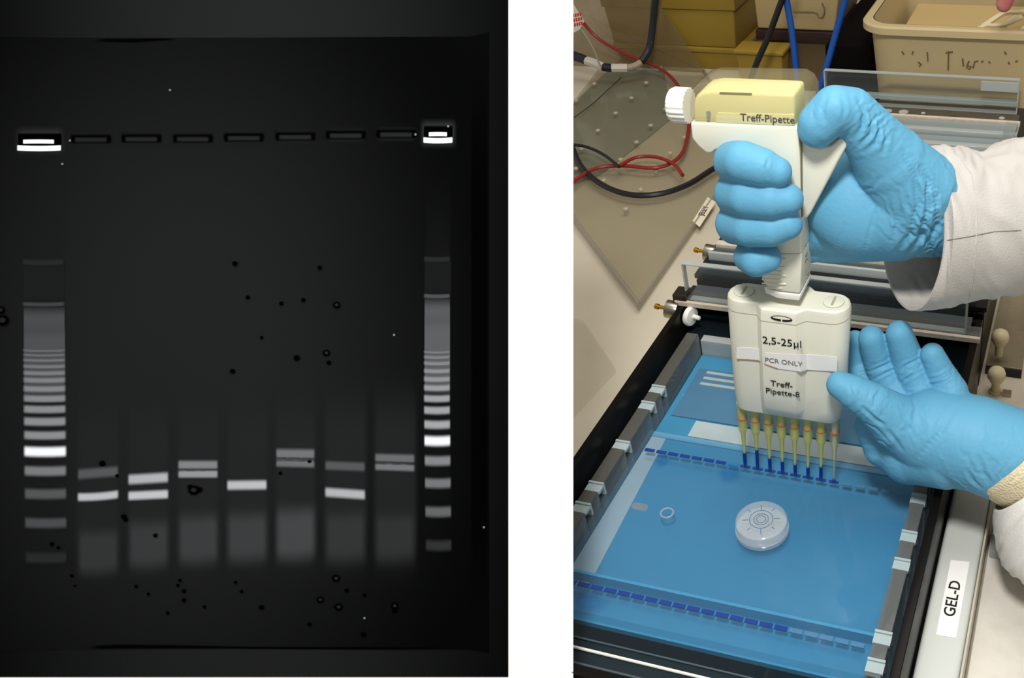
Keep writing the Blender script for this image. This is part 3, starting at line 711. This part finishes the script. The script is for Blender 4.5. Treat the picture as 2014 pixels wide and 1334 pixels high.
voxel(g, 'glove', .85, 6, M_GLOVE, per, wr, grooves=gr)
# upper sleeve
def sleeve_ring(c, u, v, ru, rv, n=128, wob=0.0, seed=0):
    out = []
    for i in range(n):
        t = 2*math.pi*i/n
        w = 1+wob*noise.noise(Vector((math.cos(t)*1.6+seed, math.sin(t)*1.6, seed*.37)))+wob*.45*(1-abs(noise.noise(Vector((math.cos(t)*2.6+seed*2.2, math.sin(t)*2.6-seed*1.5, 3.1)))*2.4))
        out.append(c+u*ru*w*math.cos(t)+v*rv*w*math.sin(t))
    return out
def sleeve(name, secs, m, thick=1.6, wob=.07):
    """secs: (centre, u axis, v axis, ru, rv); open cuff at the first section"""
    # subdivide
    S = []
    for k in range(len(secs)-1):
        for t in np.linspace(0, 1, 18, endpoint=False):
            S.append([(1-t)*np.array(a_)+t*np.array(b_) for a_, b_ in zip(secs[k], secs[k+1])])
    S.append([np.array(a_) for a_ in secs[-1]])
    outer = [sleeve_ring(s[0], s[1], s[2], s[3], s[4], wob=wob*min(1, .2+k/30), seed=k*.06) for k, s in enumerate(S)]
    inner = [sleeve_ring(s[0], s[1], s[2], s[3]-thick, s[4]-thick, wob=wob*min(1, .2+k/30), seed=k*.06) for k, s in enumerate(S[:24])]
    mb = MB().loft(list(reversed(inner))+outer, True, True)
    return sub(per, name, mb, m, smooth=True, angle=60)
uD = -DOWN
tilt = (FWD*.94-RIGHT*.33)
sl = sleeve('coat_sleeve', [
    (Y_(1792,453,30), (uD*.985+RIGHT*-.03), tilt, 46, 40),
    (Y_(1850,449,36), uD, FWD, 45.5, 42),
    (Y_(1920,445,50), uD, FWD, 43, 42),
    (Y_(2014,425,70), uD, FWD, 46, 44),
    (Y_(2250,380,120), uD, FWD, 52, 52),
    (Y_(2700,300,220), uD, FWD, 60, 60)], M_COAT)

# lower hand
h = MB()
h.chain([(Y_(1652,757,-19),8.2),(Y_(1680,772,-20),10.2),(Y_(1720,795,-19),12.2),(Y_(1765,830,-14),17),(Y_(1830,860,-8),25)])       # thumb
h.chain([(Y_(1682,672,30),7.2),(Y_(1688,718,27),8.6),(Y_(1716,772,14),9.5),(Y_(1790,830,0),14)])            # index
h.chain([(Y_(1714,666,20),8.2),(Y_(1728,712,20),9.3),(Y_(1750,760,14),10.2),(Y_(1810,830,2),14)])   # middle
h.chain([(Y_(1769,657,22),8.4),(Y_(1784,705,22),10.2),(Y_(1806,760,14),10.8),(Y_(1840,830,2),14)])  # ring
h.chain([(Y_(1834,698,20),7.4),(Y_(1850,735,18),9.2),(Y_(1872,770,10),10),(Y_(1880,840,0),14)])    # little
h.chain([(Y_(1712,838,-4),10),(Y_(1738,880,-6),13),(Y_(1790,890,-8),20),(Y_(1850,880,-8),26)])       # edge below the thumb
h.chain([(Y_(1745,905,-6),8),(Y_(1800,915,-8),11),(Y_(1900,920,-10),14)])
h.chain([(Y_(1840,850,-6),27),(Y_(1920,872,-8),28.5),(Y_(2010,905,-8),29),(Y_(2080,935,-8),28)])
wr = [(Y_(1700,790,-25), dirpx((1660,760),(1740,820),-20), 12, 4.8, .40), (Y_(1722,880,-15), dirpx((1700,840),(1750,930),-10), 14, 7, .45), (Y_(1780,830,-30), (1, 0, .25), 20, 7, .55),
      (Y_(1740,735,10), dirpx((1720,700),(1750,760),14), 10, 5.5, .6), (Y_(1795,735,10), dirpx((1780,700),(1800,760),14), 10, 5.5, .6), (Y_(1862,745,10), dirpx((1845,720),(1870,760),14), 9, 5, .6),
      (Y_(1940,930,-30), dirpx((1900,900),(1960,880),-10), 24, 9, .7)]
gr = [([(1710,732),(1732,723),(1754,713)], .8, 1.1), ([(1716,748),(1737,736),(1758,727)], .8, 1.1), ([(1774,730),(1780,720),(1812,704)], .8, 1.2), ([(1772,753),(1791,741),(1812,730)], .8, 1.1),
      ([(1826,748),(1851,741),(1873,728)], .8, 1.1), ([(1826,758),(1850,753),(1876,745)], .7, .8), ([(1720,800),(1721,782),(1733,766)], .9, .9), ([(1698,803),(1721,825),(1742,838)], 1.1, 1.2), ([(1743,844),(1759,863),(1775,886)], 1.2, .9),
      ([(1903,925),(1913,945),(1930,960)], 1.3, 1.1), ([(1925,900),(1935,930),(1950,952)], 1.4, .8), ([(1790,772),(1800,800),(1796,830)], 1.2, .4), ([(1770,800),(1780,830),(1800,860)], 1.2, .5), ([(1700,830),(1722,842),(1740,860)], 1.0, .7), ([(1712,862),(1735,868),(1755,885)], 1.0, .6), ([(1690,735),(1700,731),(1708,729)], .8, .8),
      ([(1880,800),(1850,850),(1800,905)], 1.6, .5), ([(1670,756),(1675,775),(1672,790)], .9, .35), ([(1688,765),(1694,782),(1690,798)], .9, .4)]
voxel(h, 'glove', .85, 6, M_GLOVE, per, wr, grooves=gr)
ax2 = dirpx((1900,865), (2020,910), -8)
vv = np.cross(ax2, FWD); vv /= np.linalg.norm(vv); ww = np.cross(vv, ax2)
vs_ = vv*.93-ax2*.36*np.sign(vv @ DOWN) if False else vv
def tilted(k): 
    q = vv-ax2*k if (vv @ DOWN) > 0 else vv+ax2*k
    return q/np.linalg.norm(q)
tv = tilted(.48)
cuff = sleeve('knit_cuff', [(Y_(2002,893,-8), tv, ww, 32, 30.5), (Y_(2018,900,-8), tv, ww, 33.5, 32), (Y_(2085,938,-8), vv, ww, 34, 33)], M_KNIT, 2.0, .02)
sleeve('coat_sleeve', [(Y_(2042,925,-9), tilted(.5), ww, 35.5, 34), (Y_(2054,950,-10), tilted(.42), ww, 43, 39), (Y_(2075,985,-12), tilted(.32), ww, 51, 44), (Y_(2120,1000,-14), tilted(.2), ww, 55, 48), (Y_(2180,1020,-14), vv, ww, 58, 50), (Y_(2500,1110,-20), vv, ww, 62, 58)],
       mat('white_cotton_lit', (226,224,220), .9, .1, bump=(900, .2)))  # same coat cloth, paler to paint in the brighter light on this sleeve
# stitching on the upper sleeve, laid on the cloth
from mathutils.bvhtree import BVHTree
bvs = BVHTree.FromPolygons([v.co.copy() for v in sl.data.vertices], [tuple(p.vertices) for p in sl.data.polygons])
def on_cloth(pl, r, m, name):
    P = []
    for a_, b_ in zip(pl, pl[1:]):
        for t in np.linspace(0, 1, 14, endpoint=False):
            q = (a_[0]+(b_[0]-a_[0])*t, a_[1]+(b_[1]-a_[1])*t)
            hit = bvs.ray_cast(W(CAMP), Vector(_ray(*q)).normalized())
            if hit[0] is not None: P.append(np.array(hit[0])*1000+np.array([0, 0, ZB]))
    if len(P) > 2: sub(sl, name, MB().tube(P, r, 6), m, smooth=True)
M_SEAM = mat('seam_thread', (120,114,108), .9, .1)
on_cloth([(1862,473),(1905,466),(1955,456),(2013,453)], .3, M_SEAM, 'seam')
on_cloth([(1885,305),(1912,345),(1920,400),(1920,470),(1916,540),(1905,592)], .4, M_COAT, 'hem_stitch')
# bare fingertip over the tub
tipq = UY(1975, 6, 580)
per2 = thing('person', 'bare pink fingertip of a second hand reaching over the cream tub', 'person', tuple(tipq))
f2 = MB()
def off(x, y, z): return tipq+np.array([x, y, z], float)
f2.chain([(off(0,0,-1),8.5),(off(2,2,8),10),(off(8,8,30),10.5),(off(16,20,52),11.5),(off(34,34,78),15)])       # pointing finger
for k, (dx, dy) in enumerate(((22,-6),(40,-8),(56,-4))):                                                   # curled fingers
    f2.chain([(off(dx+12,dy+4,52),9),(off(dx+6,dy-4,44+2*k),9.5),(off(dx+6,dy+8,66),10.5),(off(dx+18,dy+30,84),12)])
f2.chain([(off(2,40,44),8.5),(off(12,46,62),10.5),(off(34,52,84),13)])                                      # thumb
f2.blob(off(48,42,92), 30, 24, 18)
f2.chain([(off(56,50,102),24),(off(84,78,140),25),(off(150,150,240),32),(off(220,230,340),38)])
voxel(f2, 'hand', 1.5, 5, mat('skin', (196,128,122), .5, .3, var2=(176,92,96), varscale=60), per2)

# ------------------------------------------------------------------ right hand side of the tank
lidp = thing('lid_panel', 'pale grey lid panel labelled beside the black tank wall', 'panel', (225, -60, ZB))
sub(lidp, 'panel', MB().box(212, 237, -330, 78, ZB, -12), mat('pale_panel', (198,202,198), .4, .4, var=.06, varscale=12), bevel=3.5)
sub(lidp, 'edge_strip', MB().box(237.2, 238.6, -330, 78, ZB, -13), mat('warm_edge', (190,184,168), .5, .3), bevel=.4)
lb4 = [UZ(1870,1102,-11.9), UZ(1907,1106,-11.9), UZ(1880,1256,-11.9), UZ(1841,1249,-11.9)]
tape2 = sub(lidp, 'label_tape', MB().prism(lb4, (0, 0, .25)), M_PAPER)
xd = (lb4[0]-lb4[3]); xd /= np.linalg.norm(xd)
link('lettering', text_mesh('GEL-D', 9.6, UZ(1874, 1177, -11.4), xd, np.cross((0, 0, 1), xd), bold=.12), M_PRINT, tape2)
tag(obj('foam_mat', MB().box(240, 560, -360, 20, ZB, ZB+7), mat('foam_white', (214,210,202), .85, .1, var2=(206,201,192), varscale=70, bump=(60, .3)), bevel=1),
    'off-white foam mat with small dents beside the labelled panel', 'mat')
mp0 = UZ(1945, 1098, ZB+7)
plate = thing('sample_plate', 'clear sample plate with blue drops under the coat sleeve', 'plate', (mp0[0]+30, mp0[1]+22, ZB+7))
sub(plate, 'frame', MB().box(mp0[0], mp0[0]+85, mp0[1], mp0[1]+50, ZB+7, ZB+14), clear('plate_clear', (232,236,238), .3, 1, .06, (215,220,222)), bevel=1)
for ix in range(4):
    for iy in range(2):
        xc, yc = mp0[0]+9+ix*15, mp0[1]+18+iy*15
        wl = sub(plate, 'plate_well', MB().tube([(xc+4.5*math.cos(t), yc+4.5*math.sin(t), ZB+14.3) for t in np.linspace(0, 2*math.pi, 24, endpoint=False)], .6, 6, True), M_FROST)
        sub(wl, 'blue_drop', MB().lathe((xc+1, yc-1, ZB+14), (0,0,1), [(0,2.6),(.6,2.2),(.9,1)], 14), mat('blue_drop', (60,120,200), .3, .4))
# mushroom knobs on a clear block
kb = thing('comb_holder', 'clear acrylic block carrying an ivory knob, right of the second tank', 'holder', (225, 240, ZB))
p0 = UZ(1928, 716, ZB+18); 
sub(kb, 'block', MB().box(213.5, 243, 196, 330, ZB, ZB+8), clear('block_clear', (214,206,184), .30, 1, .08, (196,188,166)), bevel=.6)
sub(kb, 'dark_edge', MB().box(213.5, 243, 193.5, 195.8, ZB, ZB+7), M_SMOKE)
M_KNOB = mat('ivory_rubber', (214,200,164), .5, .3)
def knob(parent, p, r):
    k_ = sub(parent, 'knob_cap', MB().lathe(p, (0,0,1), [(0,r*.72),(2,r*.8),(4,r),(8,r),(11,r*.85),(13,r*.5),(13.5,.2)], 26), M_KNOB, smooth=True)
    sub(parent, 'knob_stem', MB().lathe(np.array(p)-np.array([0,0,12]), (0,0,1), [(0,r*.45),(12,r*.5)], 16), M_KNOB, smooth=True)
q = UY(1966, 676, 204); q[2] = max(q[2], ZB+20.2); knob(kb, (q[0], q[1], q[2]), 7.2)
q2 = UZ(1957, 772, ZB)
kn2 = thing('stopper', 'ivory mushroom shaped knob standing on the bench by the clear block', 'stopper', (q2[0], q2[1], ZB))
knob(kn2, (q2[0], q2[1], ZB+12), 7.2)
sub(kn2, 'foot', MB().lathe((q2[0], q2[1], ZB), (0,0,1), [(0,5),(2,5),(3,3.6)], 20), M_KNOB, smooth=True)
sub(kn2, 'metal_tab', MB().box(q2[0]+6, q2[0]+13, q2[1]-4, q2[1]+2, ZB, ZB+3), M_STEEL)

# ------------------------------------------------------------------ clear lid and cables on the left
ZL = ZB+26
lid = thing('acrylic_cover', 'large clear acrylic cover with small studs lying askew on the bench', 'cover', tuple(UZ(1257, 400, ZB)))
A1, A2, A4 = UZ(1257, 612, ZB+4), UZ(1478, 292, ZB+4), UZ(1040, 323, ZB+4)
A3 = UZ(1385, 147, ZB+4); A5 = A4+(A3-A2)*1.05
e1 = (A2-A1)/np.linalg.norm(A2-A1); e2 = (A4-A1)/np.linalg.norm(A4-A1)
M_LID = clear('lid_clear', (248,247,243), .11, .8, .1, (128,118,98))
sub(lid, 'plate', MB().prism([A1, A2, A3, np.array([A3[0]-170, A3[1]-6, A3[2]]), A4], (0, 0, 4)), M_LID)
M_RIM = clear('lid_rim', (215,212,204), .35, 1, .1, (190,186,174))
def wallseg(P, Q, inn, hh, name='rim'):
    P = np.array(P); Q = np.array(Q)
    sub(lid, name, MB().prism([P+np.array([0,0,4.1]), Q+np.array([0,0,4.1]), Q+inn+np.array([0,0,4.1]), P+inn+np.array([0,0,4.1])], (0, 0, hh)), M_RIM, bevel=.4)
wallseg(A1, A4, e1*5, 4); wallseg(A1+e1*5.2, A2-e1*5.2, e2*3, 3); wallseg(A2, A3, -e1*5, 8)
ZLT = ZB+8.2
dots = [(1260,79),(1232,106),(1299,134),(1271,163),(1169,165),(1242,193),(1211,223),(1309,215),(1133,198),(1176,257),(1280,247),(1252,280),(1346,270),(1318,301),(1221,314),(1143,294),(1187,355),(1290,336),(1260,373),(1231,411),(1133,332)]
M_STUD = mat('stud', (168,158,138), .25, .6)
for d_ in dots:
    q = UZ(*d_, ZLT); sub(lid, 'stud', MB().lathe((q[0], q[1], ZLT-.1), (0,0,1), [(0,3.4),(1.2,3.2),(2.2,2.0),(2.5,.6)], 14), M_STUD, smooth=True)
tq = [UZ(1362,435,ZLT+2), UZ(1392,388,ZLT+2), UZ(1408,398,ZLT+2), UZ(1376,447,ZLT+2)]
jt = sub(lid, 'label_tape', MB().prism(tq, (0, 0, .3)), mat('cream_tape', (226,216,192), .7, .2), bevel=.1)
xd = tq[1]-tq[0]; xd /= np.linalg.norm(xd)
link('lettering', text_mesh('JELLY', 9.0, UZ(1384, 415, ZLT+2.6), xd, np.cross((0,0,1), xd), bold=.1), M_PRINT, jt)
def flat(name, pxs, z, th, m, label, cat):
    return tag(obj(name, MB().prism([UZ(*p, z) for p in pxs], (0, 0, th)), m), label, cat)
M_TEAL = mat('pale_teal', (146,152,140), .5, .3, var=.08, varscale=20)
flat('plastic_sheet', [(1080,240),(1128,205),(1255,84),(1296,80),(1322,232),(1280,268),(1180,345),(1080,380)], ZB+.3, 1.5, M_TEAL, 'pale grey-green plastic sheet under the clear cover', 'sheet')
sub(lid, 'seam_line', MB().tube([UZ(1128,232,ZLT+.2), UZ(1165,205,ZLT+.2), UZ(1196,176,ZLT+.2), UZ(1222,152,ZLT+.2)], .7, 6), mat('dark_seam', (60,56,50), .6, .2))
flat('clear_tray_corner', [(1060,612),(1150,640),(1212,733),(1060,895)], ZB+.2, 5, clear('plate_clear_thin', (253,253,252), .03, 1, .1, (170,160,140)), 'corner of a clear plastic plate on the bench beside the tank', 'plate')
def cable(name, pxs, z, r, m, label, cat='cable', parent=None):
    P = [(UY(p[0], p[1], p[2]) if len(p) > 2 else UZ(p[0], p[1], z)) for p in pxs]
    o = obj(name, MB().tube(spline(P), r, 8), m, parent, smooth=True)
    return tag(o, label, cat) if parent is None else o
M_RED2 = mat('red_cable', (140,38,36), .4, .4); M_BLK2 = mat('black_cable', (28,28,32), .4, .4); M_BLUE2 = mat('blue_cable', (20,78,160), .4, .4)
zc = ZLT+5
cable('red_cable', [(1090,-40,800),(1128,12,806),(1150,48,810),(1180,78,812),(1230,106,806),(1300,136,790),(1338,175),(1354,225),(1352,270),(1335,310),(1290,330),(1225,326),(1170,332),(1120,362)], zc, 2.4, M_RED2, 'thin red cable curving over the clear cover')
cable('red_cable', [(1215,328),(1250,310),(1290,309),(1325,323),(1343,345)], zc+4, 2.2, M_RED2, 'short looped red cable end on the clear cover')
cable('black_cable', [(1430,318),(1400,334),(1355,362),(1300,381),(1240,383),(1185,364),(1145,330),(1126,290)], zc-1, 3.4, M_BLK2, 'thick black cable curved across the clear cover below the red one')
cable('black_cable', [(1115,284),(1150,288),(1185,303),(1218,328)], zc+9, 1.9, M_BLK2, 'thin black cable ending at the red loop')
tc_ = thing('power_lead', 'thick black power lead with white connectors over the clear cover', 'cable', tuple(UZ(1200, 130, zc+6)))
cable('lead', [(1302,-40,790),(1290,-5,796),(1284,50,798),(1277,95,790),(1262,122,770)], zc+10, 5.4, mat('lead_navy', (34,38,46), .45, .4), '', parent=tc_)
cable('strain_relief', [(1262,122,770),(1248,130,764),(1232,134,760)], zc+10, 4.8, mat('grey_sleeve', (160,148,130), .6, .2), '', parent=tc_)
cable('connector', [(1234,134,760),(1218,134,756),(1203,134,752)], zc+10, 6.2, mat('connector_white', (196,190,178), .5, .3), '', parent=tc_)
cable('black_ring', [(1204,134,752),(1186,132,750)], zc+10, 6.0, M_BLK2, '', parent=tc_)
cable('connector', [(1186,132,750),(1168,124,752),(1152,119,754)], zc+10, 6.4, mat('connector_white', (196,190,178)), '', parent=tc_)
cable('lead', [(1153,119,754),(1138,113,756),(1100,102,758)], zc+10, 7.0, mat('lead_navy', (34,38,46)), '', parent=tc_)
tgp = [(1096,-10),(1128,8),(1149,42),(1140,58),(1126,66),(1096,88)]
tagc = thing('paper_tag', 'white paper tag with red print tied at the top of the clear cover', 'tag', tuple(UY(1120, 40, 740)))
sub(tagc, 'card', MB().prism([UY(*p, 740) for p in tgp], (0, .6, 0)), mat('tag_white', (214,208,196), .7, .2))
for i in range(3):
    for j in range(4):
        a0 = (1126+j*4.6+i*1.5, 28+i*9-j*1.0)
        sub(tagc, 'red_mark', MB().prism([UY(a0[0]+dx, a0[1]+dy, 739.6) for dx, dy in ((0,0),(3,-.6),(3.4,6),(.5,6.4))], (0, .2, 0)), mat('red_ink', (196,50,40), .7, .1))
cable('tie_cord', [(1144,58,740),(1165,92,742),(1181,130,744)], zc+16, 1.2, mat('grey_sleeve', (160,148,130)), '', parent=tagc)

# ------------------------------------------------------------------ background
M_YEL = clear('yellow_box', (210,180,60), .68, .6, .2, (186,152,46)); M_YEL2 = mat('yellow_lid', (150,124,46), .5, .3, var=.08, varscale=10)
def crate(name, label, x0, x1, y0, y1, z0, z1, lidh, m, cat='box'):
    t = thing(name, label, cat, ((x0+x1)/2, (y0+y1)/2, z0))
    sub(t, 'body', MB().loft([[(x0+4,y0+4,z0),(x1-4,y0+4,z0),(x1-4,y1-4,z0),(x0+4,y1-4,z0)], [(x0,y0,z1-lidh),(x1,y0,z1-lidh),(x1,y1,z1-lidh),(x0,y1,z1-lidh)]]), m, bevel=2)
    sub(t, 'lid', MB().box(x0-3, x1+3, y0-3, y1+3, z1-lidh, z1), m, bevel=2)
    return t
yb = UZ(1340, 145, ZB); yb2 = UZ(1505, 150, ZB)
crate('yellow_box', 'large dark yellow plastic storage box stacked on another yellow box', -440, -232, 832, 980, -9.8, 150, 104, M_YEL2)
crate('yellow_box', 'lower yellow plastic box carrying the other storage box', -434, -228, 836, 976, ZB, -10, 8, M_YEL2)
crate('yellow_box', 'smaller yellow box tucked beside the big yellow storage box', -196, -130, 752-20, 752+14, ZB, 26, 6, M_YEL2)
tag(obj('clear_sheet', MB().prism([UY(1020,-30,824), UY(1273,-30,824), UY(1290,0,824), UY(1385,145,824), UZ(1388,140,ZB+.5), UZ(1000,190,ZB+.5)][:4]+[np.array([UY(1385,145,824)[0], 824, ZB+.5]), np.array([UY(1020,-30,824)[0], 824, ZB+.5])], (0, 3, 0)),
    clear('hazy_sheet', (248,246,240), .28, .8, .1, (150,132,100))), 'hazy clear sheet standing on edge before the yellow boxes', 'sheet')
def rrect_(x0, x1, y0, y1, z): return [(x0,y0,z),(x1,y0,z),(x1,y1,z),(x0,y1,z)]
cab = thing('beige_case', 'beige case with dark base strip and wire clip behind the cables', 'case', (-110, 830, ZB))
sub(cab, 'body', MB().loft([rrect_(-176, -66, 772, 900, 42), rrect_(-180, -50, 770, 902, 150)]), mat('beige_case', (176,156,112), .5, .3), bevel=3)
sub(cab, 'base_strip', MB().box(-178, -62, 768, 900, 28, 41.5), mat('maroon_strip', (44,26,24), .5, .3), bevel=1)
sub(cab, 'plinth', MB().box(-170, -70, 778, 895, ZB, 27.8), mat('brown_plinth', (100,82,56), .6, .2))
def fp(px, py, y): return UY(px, py, y)
sub(cab, 'wire_clip', MB().tube(spline([fp(1560,23,767),(fp(1602,24,767)),fp(1610,32,767),fp(1618,33,767),fp(1622,20,767),fp(1617,6,767)]), 1.1, 6), mat('clip_wire', (110,96,72), .4, .5))
# cream tub
M_TUB = mat('cream_tub', (196,177,134), .5, .3, var=.05, varscale=8)
tub = thing('cream_tub', 'large cream plastic tub with faded handwriting behind the clear lid', 'tub', (200, 710, ZB))
def rrect(x0, x1, y0, y1, r, z, n=8):
    out = []
    for cx, cy, a in ((x1-r, y1-r, 0), (x0+r, y1-r, 1), (x0+r, y0+r, 2), (x1-r, y0+r, 3)):
        for t in np.linspace(a*math.pi/2, (a+1)*math.pi/2, n): out.append((cx+r*math.cos(t), cy+r*math.sin(t), z))
    return out
TX0, TX1, TY0, TY1, TZ1 = 20, 380, 592, 830, ZB+158
sub(tub, 'body', MB().loft([rrect(TX0+22, TX1-22, TY0+20, TY1-20, 26, ZB+4), rrect(TX0+20, TX1-20, TY0+18, TY1-18, 26, ZB+4)][:0]+[rrect(TX0+16, TX1-16, TY0+18, TY1-18, 24, ZB+8), rrect(TX0+3, TX1-3, TY0+3, TY1-3, 28, TZ1), rrect(TX0, TX1, TY0, TY1, 30, TZ1), rrect(TX0-.1, TX1+.1, TY0-.1, TY1+.1, 30, TZ1-.1), rrect(TX0+22, TX1-22, TY0+20, TY1-20, 26, ZB)][:2]+[], True, False), M_TUB, smooth=True)
sub(tub, 'outer_skin', MB().loft([rrect(TX0+12, TX1-12, TY0+14, TY1-14, 26, ZB), rrect(TX0-.5, TX1+.5, TY0-.5, TY1+.5, 30, TZ1-1)], True, False), M_TUB, smooth=True)
sub(tub, 'rim', MB().loft([rrect(TX0-.5, TX1+.5, TY0-.5, TY1+.5, 30, TZ1-9), rrect(TX0-9, TX1+9, TY0-9, TY1+9, 36, TZ1-9), rrect(TX0-9, TX1+9, TY0-9, TY1+9, 36, TZ1-2), rrect(TX0-6, TX1+6, TY0-6, TY1+6, 34, TZ1), rrect(TX0+2, TX1-2, TY0+2, TY1-2, 28, TZ1)], False, False), M_TUB, smooth=True, angle=30)
M_PEN = mat('faded_pen', (122,102,74), .7, .1)
def yface(z): 
    t = (z-ZB)/(TZ1-1-ZB); return TY0+14+t*(-14.5)
def pen(pts):
    P = []
    for px, py in pts:
        y = TY0+6
        for _ in range(4): q = UY(px, py, y); y = yface(q[2])
        q = UY(px, py, y-.5); P.append(q)
    sub(tub, 'pen_stroke', MB().tube(P, .9, 5), M_PEN)
for st in [[(1774,101),(1778,107)],[(1796,101),(1794,107)],[(1824,103),(1825,120)],[(1866,101),(1865,138)],[(1860,104),(1874,102)],[(1806,122),(1812,127),(1808,131)],
           [(1893,115),(1895,130)],[(1906,120),(1901,132),(1907,136),(1911,131),(1904,130)],[(1914,134),(1917,121),(1924,120)],[(1930,122),(1934,120)],[(1945,121),(1947,124)],[(1976,102),(1979,107)],[(1983,122),(1986,126)],[(1997,121),(2002,120)]]: pen(st)
# crumpled white strips in the tub
for k in range(6):
    x = 150+k*20; y = 660+26*(k % 3); zt = TZ1-26+8*(k % 2)
    pts = [(x-30, y-10, zt-8), (x-8, y+6, zt+3), (x+14, y-4, zt+9), (x+34, y+12, zt+14)]
    tag(obj('paper_strip', MB().tube(spline(pts, 5), [3.2]*16, 6), mat('strip_white', (228,214,178), .7, .2)), 'crumpled off-white paper strip lying in the cream tub', 'paper', 'paper strips in the tub')
tag(obj('tub_filling', MB().box(TX0+20, TX1-20, TY0+20, TY1-20, ZB+10, TZ1-42), mat('filling', (196,172,120), .8, .1)), 'loose cream packing filling the bottom of the tub', 'packing')
# dark gap behind / cables hanging in front
def hang(name, pts, r, m, label):
    return tag(obj(name, MB().tube(spline([UY(*p) for p in pts]), r, 10), m, smooth=True), label, 'cable')
hang('black_cable', [(1562,-60,664),(1538,0,662),(1512,70,660),(1486,130,655),(1466,190,650),(1452,260,645)], 4.0, M_BLK2, 'black cable slanting down past the beige case')
hang('blue_cable', [(1540,-60,668),(1547,0,668),(1557,60,664),(1566,140,656),(1568,200,650),(1560,270,645)], 4.2, M_BLUE2, 'blue cable hanging down beside the slanting black cable')
hang('blue_cable', [(1676,-60,650),(1662,0,648),(1643,70,644),(1626,130,636),(1612,180,630),(1600,250,625)], 4.2, M_BLUE2, 'blue cable hanging between the beige case and the cream tub')
tag(obj('dark_gap_fill', MB().box(-43, 14, 640, 960, ZB, 70), mat('dark_gap_fill', (12,10,9), .8, .05), bevel=2), 'black block filling the dark gap between the beige case and the cream tub', 'box')  # black block added to fill in the dark gap
